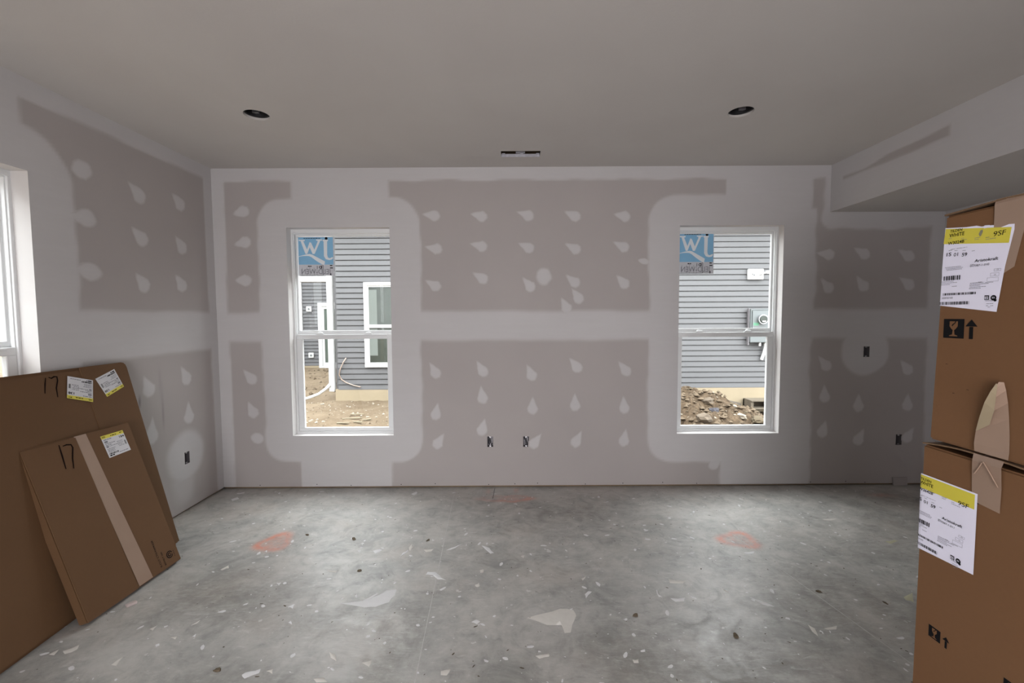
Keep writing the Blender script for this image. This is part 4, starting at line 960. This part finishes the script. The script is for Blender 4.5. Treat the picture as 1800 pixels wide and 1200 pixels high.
o_ = m_.build('plasterboard_offcut', simple('dusty_offcut_paper', (.33, .30, .29), .9), None, bevel=.001, seg=1, label='pale plasterboard offcut propped against the wall base behind the stacked cartons', cat='plasterboard offcut'); o_.location = (3.40, YB-.014, .0); o_.rotation_euler = (math.radians(-6), 0, 0)

# ------------------------------------------------------------------ outside: neighbour's house, yard
YN, YF = 8.40, 13.06; EX = .1016; XC = -3.375                          # near wall, recessed wall, course height, corner
house = thing('neighbour_house', 'grey sided single storey house with white trim seen through the back windows', 'house', (2.0, 10.5, 0))
HX = lambda p: (p[0]-2.0, p[1]-10.5, p[2])
def hb(name, mat, bevel=0, **kw):
    def f(*boxes):
        m_ = MB()
        for b in boxes: m_.box(*b)
        m_.v = [HX(v) for v in m_.v]; return m_.build(name, mat, kw.get('parent', house), bevel=bevel, seg=1, label=kw.get('label'))
    return f
ZB, ZE = .128, 3.54
hb('wall_body', M_SIDING)((XC+.04, 11.5, YN+.03, YN+8, ZB-.1, ZE), (-9.0, XC+.1, YF+.03, YN+8, -.1, ZE))
hb('foundation', M_FOUND)((XC+.03, 11.5, YN-.005, YN+.3, -1.3, ZB+.012), (-9.0, XC+.02, YF, YF+.3, -.8, .085))
def course(x0, x1, y, z0, e, mat):
    """one lap of siding with its hooked lower edge"""
    prof = [(.016, e+.003), (.016, e-.012), (-.003, e-.0125), (-.0175, .012), (-.0175, .0), (.016, .002)]
    vs_ = []
    for x in (x0, x1): vs_ += [HX((x, y+a+.012, z0+b)) for a, b in prof]
    n = len(prof); fs_ = [(i, i+1, n+i+1, n+i) for i in range(n-1)]
    return link('siding_board', new_mesh('siding_board', vs_, fs_, mats=[mat]), house)
z = ZB; k = 0
while z < ZE-.02: course(XC+.085, 11.5, YN, z, EX, M_SIDING); z += EX
z = .085
while z < ZE-.02: course(-9.0, XC+.05, YF, z, EX, M_SIDING); z += EX
hb('corner_trim', M_VINYLX, .004)((XC-.085, XC+.012, YN-.022, YN+.09, .10, ZE))
hb('corner_trim', M_VINYLX, .004)((-6.20, -6.105, YF-.03, YF+.02, .06, ZE))
hb('porch_beam', M_VINYLX, .004)((-9.0, XC-.02, YN-.02, YN+.12, 2.165, 2.268))
hb('eave_fascia', M_VINYLX)((XC-.3, 12, YN-.45, YN-.41, ZE-.05, ZE+.14)); hb('soffit_panel', M_VINYLX)((XC-.3, 12, YN-.42, YN+.1, ZE-.03, ZE))
hb('eave_fascia', M_VINYLX)((-9.1, XC-.3, YF-.45, YF-.41, ZE-.05, ZE+.14)); hb('soffit_panel', M_VINYLX)((-9.1, XC-.3, YF-.42, YF+.1, ZE-.03, ZE))
for xa, xb, ya in ((XC-.3, 12, YN-.46), (-9.1, XC-.3, YF-.46)):
    ym = (ya+YN+8.4)/2
    m_ = MB(); m_.add([HX(q) for q in [(xa, ya, ZE+.10), (xb, ya, ZE+.10), (xb, ym, ZE+1.6), (xa, ym, ZE+1.6), (xb, YN+8.4, ZE+.10), (xa, YN+8.4, ZE+.10)]], [(0,1,2,3),(3,2,4,5),(1,4,2),(0,3,5)]); m_.build('roof', M_ROOFX, house, recalc=False)
def x_window(x0, x1, z0, z1, y):
    m_ = hollow(MB(), x0, x1, z0, z1, .062, y-.035, y+.03); m_.v = [HX(v) for v in m_.v]; f_ = m_.build('window_frame', M_VINYLX, house, bevel=.003, seg=1)
    zm = z0+(z1-z0)*.485
    hb('meeting_rail', M_VINYLX, .002, parent=f_)((x0+.05, x1-.05, y-.03, y+.0, zm-.03, zm+.03))
    m_ = hollow(MB(), x0+.06, x1-.06, z0+.06, z1-.06, .03, y-.018, y+.0); m_.v = [HX(v) for v in m_.v]; m_.build('sash', M_VINYLX, f_)
    hb('curtain', M_CURT, parent=f_)((x0+.09, x0+.24, y-.0060, y+.0005, z0+.22, z1-.14), (x1-.2, x1-.09, y-.006, y+.0005, z0+.1, z1-.12))
    hb('pane', M_XGLASS, parent=f_)((x0+.07, x1-.07, y-.004, y+.006, z0+.07, z1-.07))
x_window(-2.765, -1.85, .556, 2.151, YN-.006)
# glazed door in the recess
m_ = hollow(MB(), -5.645, -4.6, -.02, 1.926, .11, YF-.05, YF+.03, wb=.10); m_.v = [HX(v) for v in m_.v]; df = m_.build('door_frame', M_VINYLX, house, bevel=.004, seg=1)
m_ = hollow(MB(), -5.535, -4.71, .08, 1.815, .07, YF-.035, YF+.0, wb=.1); m_.v = [HX(v) for v in m_.v]; m_.build('door_leaf', M_VINYLX, df)
hb('pane', simple('green_reflecting_glass', (.085, .105, .09), .1, var=.3, scale=2), parent=df)((-5.47, -4.77, YF-.02, YF-.01, .17, 1.75))
def xblock(name, label, cat, x, z, y, w, h, group=None):
    r = thing(name, label, cat, (x, y, z-h/2), group); MB().box(-w/2, w/2, -.035, 0, 0, h).build('cover', M_VINYLX, r, bevel=.008, seg=2)
    MB().tube([(0, -.05, h/2), (0, -.03, h/2)], .03, 10).build('fixture_hub', M_METER, r); return r
xblock('mounting_block', 'white square mounting block high on the far recessed wall', 'mounting block', -5.90, 1.746, YF-.012, .155, .155, 'mounting blocks on the far recessed wall')
b2 = xblock('mounting_block', 'white square mounting block low on the far recessed wall', 'mounting block', -5.875, .396, YF-.012, .15, .15, 'mounting blocks on the far recessed wall')
# electric meter
mt = thing('electric_meter', 'pale grey electric meter box with round glass dial on the siding', 'electric meter', (4.745, YN-.12, .99))
MB().box(-.315, .33, 0, .12, 0, .62).build('enclosure', M_METER, mt, bevel=.008, seg=2)
MB().box(-.29, .30, -.012, .0, .185, .60).build('cover_panel', M_METER, mt, bevel=.006, seg=2)
MB().tube([(-.115, -.075, .43), (-.115, -.012, .43)], .088, 24).build('dial_ring', M_STEEL, mt)
MB().tube([(-.115, -.095, .43), (-.115, -.07, .43)], [.066, .074], 24).build('dial_glass', M_XGLASS, mt)
MB().box(-.145, -.085, -.098, -.094, .385, .405).build('dial_display', M_WHT, mt)
MB().box(-.265, -.165, -.0145, -.012, .315, .365).build('warning_sticker', M_GREEN, mt, label='green sticker below the dial')
MB().box(-.335, -.318, .03, .09, -.05, .63).build('side_cable', M_BOXP, mt)
MB().tube([(.0, .05, .0), (.0, .05, -.10), (-.02, .065, -.22), (-.045, .09, -.33)], .028, 10).build('conduit', M_VINYLX, mt)
MB().tube([(-.11, .04, .0), (-.11, .04, -.07)], .022, 8).build('conduit_fitting', M_VINYLX, mt)
# hose block
ub = thing('utility_block', 'white rectangular mounting block with two valves on the siding above the meter', 'mounting block', (4.55, YN-.0, 2.16))
MB().box(-.147, .147, -.045, -.0, -.0, .195).build('plate', M_VINYLX, ub, bevel=.006, seg=2)
MB().box(-.11, .12, -.056, -.044, .02, .028).build('drip_lip', M_VINYLX, ub)
MB().tube([(-.055, -.045, .10), (-.055, -.09, .10), (-.062, -.10, .075)], .018, 8).build('valve', M_STEEL, ub)
MB().tube([(.07, -.045, .09), (.085, -.10, .095), (.12, -.13, .115), (.165, -.13, .125)], .02, 8).build('valve_arm', M_VINYLX, ub)
MB().tube([(.165, -.15, .125), (.165, -.11, .125)], .03, 10).build('valve_cap', M_VINYLX, ub)
# wire on the siding, drain hose
wv = [(-3.124, .735), (-3.17, .66), (-3.235, .52), (-3.262, .42), (-3.23, .33), (-3.15, .27), (-3.0, .215), (-2.86, .185)]
o_ = MB().tube([(x, YN-.022-.02*math.sin(i), z) for i, (x, z) in enumerate(wv)], .011, 6).build('dangling_cable', simple('pinkish_cable', (.32, .25, .21), .5), None, label='thin pinkish cable dangling in a curve from the grey siding', cat='cable', smooth=True)
hv = [(-3.43, 8.35, .24), (-3.50, 8.33, .16), (-3.62, 8.30, .07), (-3.80, 8.25, .00), (-4.05, 8.2, -.03), (-4.5, 8.15, -.04)]
o_ = MB().tube(hv, .026, 10).build('drain_hose', M_VINYLX, None, label='white drain hose curving from the house corner onto the dirt', cat='hose', smooth=True)

# added house on the left that blocks sky light, glimpsed past the left window
side = thing('sky_block_house', 'pale grey sided house added across the left side yard to block sky light, a sliver through the left window', 'house', (-9.7, 2, 0))
MB().box(-6, 0, -16, 6.0, -.4, 6.0).build('wall_body', M_SIDING, side)
m_ = MB()
for k in range(62): m_.add([(.02, -16, -.3+k*EX), (.02, 6.0, -.3+k*EX), (.004, 6.0, -.3+k*EX+EX), (.004, -16, -.3+k*EX+EX), (.002, -16, -.3+k*EX), (.002, 6.0, -.3+k*EX)], [(0, 1, 2, 3), (0, 4, 5, 1)])
m_.build('siding_courses', M_SIDING, side, kind='stuff')
MB().poly([(.5, -16.4, 5.95), (-6.5, -16.4, 5.95), (-3, -16.4, 8)], (0, 22.9, 0)).build('roof', M_ROOFX, side)

# ground
def ground_h(x, y):
    zL = -.085 + .10*sm((y-8.2)/3.2) - .16*sm((7.2-y)/3)
    zR = -.31 - .06*sm((x-3.9)/.5)
    k = sm((x-.2)/2.2); z = zL*(1-k)+zR*k
    m = .50*np.exp(-((x-2.75)/.95)**2-((y-7.6)/.85)**2) + .16*np.exp(-((x-3.6)/1.1)**2-((y-7.0)/.8)**2) + .10*np.exp(-((x-2.6)/1.0)**2-((y-6.5)/.8)**2)
    ns_ = .022*np.sin(7*x+3*y)+.018*np.sin(11*y-5*x+1)+.012*np.sin(23*x+17*y)+.010*np.sin(37*x-29*y)+.008*np.sin(61*y+13*x)
    far = sm((np.abs(x)-12)/6)
    return z+m+ns_*(.35+1.3*sm((x-1.6)/.8)*sm((4.9-x)/.5))*(1-far), np.clip(sm((x-1.2)/.9)*sm((6.5-x)/1.2), 0, 1)
us = np.concatenate([np.arange(-40, -5, 1.5), np.arange(-5, -1.2, .05), np.arange(-1.2, 1.8, .2), np.arange(1.8, 5.2, .04), np.arange(5.2, 40, 1.5)])
vs = np.concatenate([np.arange(YB+.30, 5.6, .25), np.arange(5.6, 9.0, .045), np.arange(9.0, 13.4, .12), np.arange(13.4, 45, 2.0)])
ground = grid_surface('ground', us, vs, [], lambda u, v, d: np.stack([u, v, ground_h(u, v)[0]], 1), lambda u, v: 0*u, mat=M_GROUND, extra=lambda u, v: (('mound', ground_h(u, v)[1]),))
g2 = MB(); 
g2.add([(-45, -45, -.35), (XL-.2, -45, -.35), (XL-.2, YB+.35, -.35), (-45, YB+.35, -.35)], [(0, 1, 2, 3)]); g2.add([(XL-.2, -45, -.35), (45, -45, -.35), (45, YR-.15, -.35), (XL-.2, YR-.15, -.35)], [(0, 1, 2, 3)])
me = new_mesh('ground_beyond', g2.v, g2.f, attrs={'mound': np.zeros(len(g2.v))}, mats=[M_GROUND]); link('side_yard', me, ground)
def scatter(name, N, mat, xs, ys, smin, smax, seed, parent=None):
    r = np.random.default_rng(seed); vs_ = []; fs_ = []
    T = [(0,0,1),(.94,0,-.33),(-.47,.82,-.33),(-.47,-.82,-.33)]
    O = [(1,0,0),(-1,0,0),(0,1,0),(0,-1,0),(0,0,1),(0,0,-1)]; OF = [(0,2,4),(2,1,4),(1,3,4),(3,0,4),(2,0,5),(1,2,5),(3,1,5),(0,3,5)]
    X = r.uniform(*xs, N); Y_ = r.uniform(*ys, N); Z = ground_h(X, Y_)[0]
    for i in range(N):
        s = smin+(smax-smin)*r.random()**3; b = len(vs_); jit = r.uniform(.6, 1.3, (6, 3)); a = r.random()*6.28; ca, sa = math.cos(a), math.sin(a)
        for o_, j in zip(O, jit):
            p = np.array(o_)*j*s; p[2] *= .7; vs_.append((X[i]+p[0]*ca-p[1]*sa, Y_[i]+p[0]*sa+p[1]*ca, Z[i]+p[2]+s*.2))
        fs_ += [tuple(b+k for k in f) for f in OF]
    return link(name, new_mesh(name, vs_, fs_, mats=[mat]), parent, kind='stuff')
scatter('dirt_rubble', 2600, M_CLOD, (1.7, 5.0), (5.9, 8.3), .008, .06, 1, ground)
scatter('dirt_rubble', 500, M_DIRT, (1.7, 5.0), (5.9, 8.3), .008, .045, 5, ground)
scatter('pebbles', 260, M_PEBBLE, (1.7, 5.0), (5.9, 8.3), .006, .03, 2, ground)
scatter('dirt_rubble', 700, M_CLOD, (-4.6, -1.2), (5.9, 8.35), .004, .022, 3, ground)
scatter('pebbles', 500, M_PEBBLE, (-4.6, -1.2), (5.9, 8.35), .004, .028, 4, ground)
scatter('dirt_rubble', 500, M_CLOD, (-7, -3.6), (8.6, 12.9), .01, .05, 6, ground)
def gz(x, y): return float(ground_h(np.array([x]), np.array([y]))[0][0])
def gpt(px, py):
    d = _f + _r2*((px-900)/784.4) - _u2*((py-600)/784.4); k = 4.5/d.y
    for _ in range(400):
        p = d*k
        if 1.5+p.z <= gz(p.x, p.y): break
        k *= 1.0025
    p = d*k; return p.x, p.y, gz(p.x, p.y)
for k, (px, py, s, mt_, fl, lab) in enumerate([(1237, 741, .10, M_ROCK, .7, 'brown rock at the foot of the dirt mound just outside the window'), (1256, 722, .07, M_ROCKD, .5, 'dark slate coloured scrap lying on the dirt mound'),
        (1303, 736, .06, M_PEBBLE, .8, 'pale stone on the dirt below the pallet'), (1243, 708, .07, M_ROCK, .7, 'brown clod halfway up the dirt mound'), (1333, 744, .09, M_DIRT, .6, 'dark earth lump at the sill end of the mound'), (1292, 716, .035, M_PEBBLE, .7, 'small whitish stone beside the pallet')]):
    x, y, zz = gpt(px, py); clod('rock', lab, 'rock', x, y, s, mt_, fl, 60+k, zz-.02, 1.3, k)
# wood splinters and debris left window
for k, (px, py, ln, a, lab) in enumerate([(620, 737, .30, .25, 'longest pale wood splinter on the dirt'), (630, 744, .16, -.2, 'short thick pale wood splinter'), (604, 746, .2, .1, 'thin pale wood splinter nearest the hose side'), (628, 730, .22, .05, 'pale wood splinter farthest from the window sill'), (645, 739, .14, .5, 'pale wood splinter at the tail of the debris patch')]):
    x, y, zz = gpt(px, py); m_ = MB(); m_.poly([(-ln/2, -.012, 0), (ln/2*.7, -.016, 0), (ln/2, 0, 0), (ln/2*.6, .018, 0), (-ln/2, .012, 0)], (0, 0, .014))
    o_ = m_.build('wood_splinter', M_CHIPW, None, label=lab, cat='wood scrap', group='wood splinters on the dirt'); o_.location = (x, y, zz+.012); o_.rotation_euler = (0, 0, a)
# ledge and half-buried pallet against the foundation
m_ = MB(); m_.poly([(3.20, YN-.06, -.62), (4.32, YN-.06, -.62), (4.32, YN-.06, -.16), (3.66, YN-.06, .0), (3.20, YN-.06, .05)], (0, .05, 0)); 
m_.build('footing_board', simple('grey_form_board', (.13, .11, .09), .9, var=.2), None, label='grey form board slanting along the foundation above the mound', cat='board')
pt_ = thing('wooden_pallet', 'weathered wooden pallet half buried against the foundation', 'pallet', (4.88, YN-.17, -.235))
for k in range(2): MB().box(-.50, .75, -.145+k*.15, -.145+k*.15+.14, .150, .168).build('deck_board', M_PALLET, pt_)
for k in range(3): MB().box(-.50+k*.36, -.45+k*.36, -.125, .155, .03, .150).build('stringer', M_PALLET, pt_)
MB().box(-.50, .75, .115, .155, .03, .150).build('dark_gap_back', M_DIRT, pt_)  # dark slab added so the gap under the deck reads as shade
for k in range(2): MB().box(-.50, .75, -.145+k*.17, -.05+k*.17, .01, .03).build('bottom_board', M_PALLET, pt_)
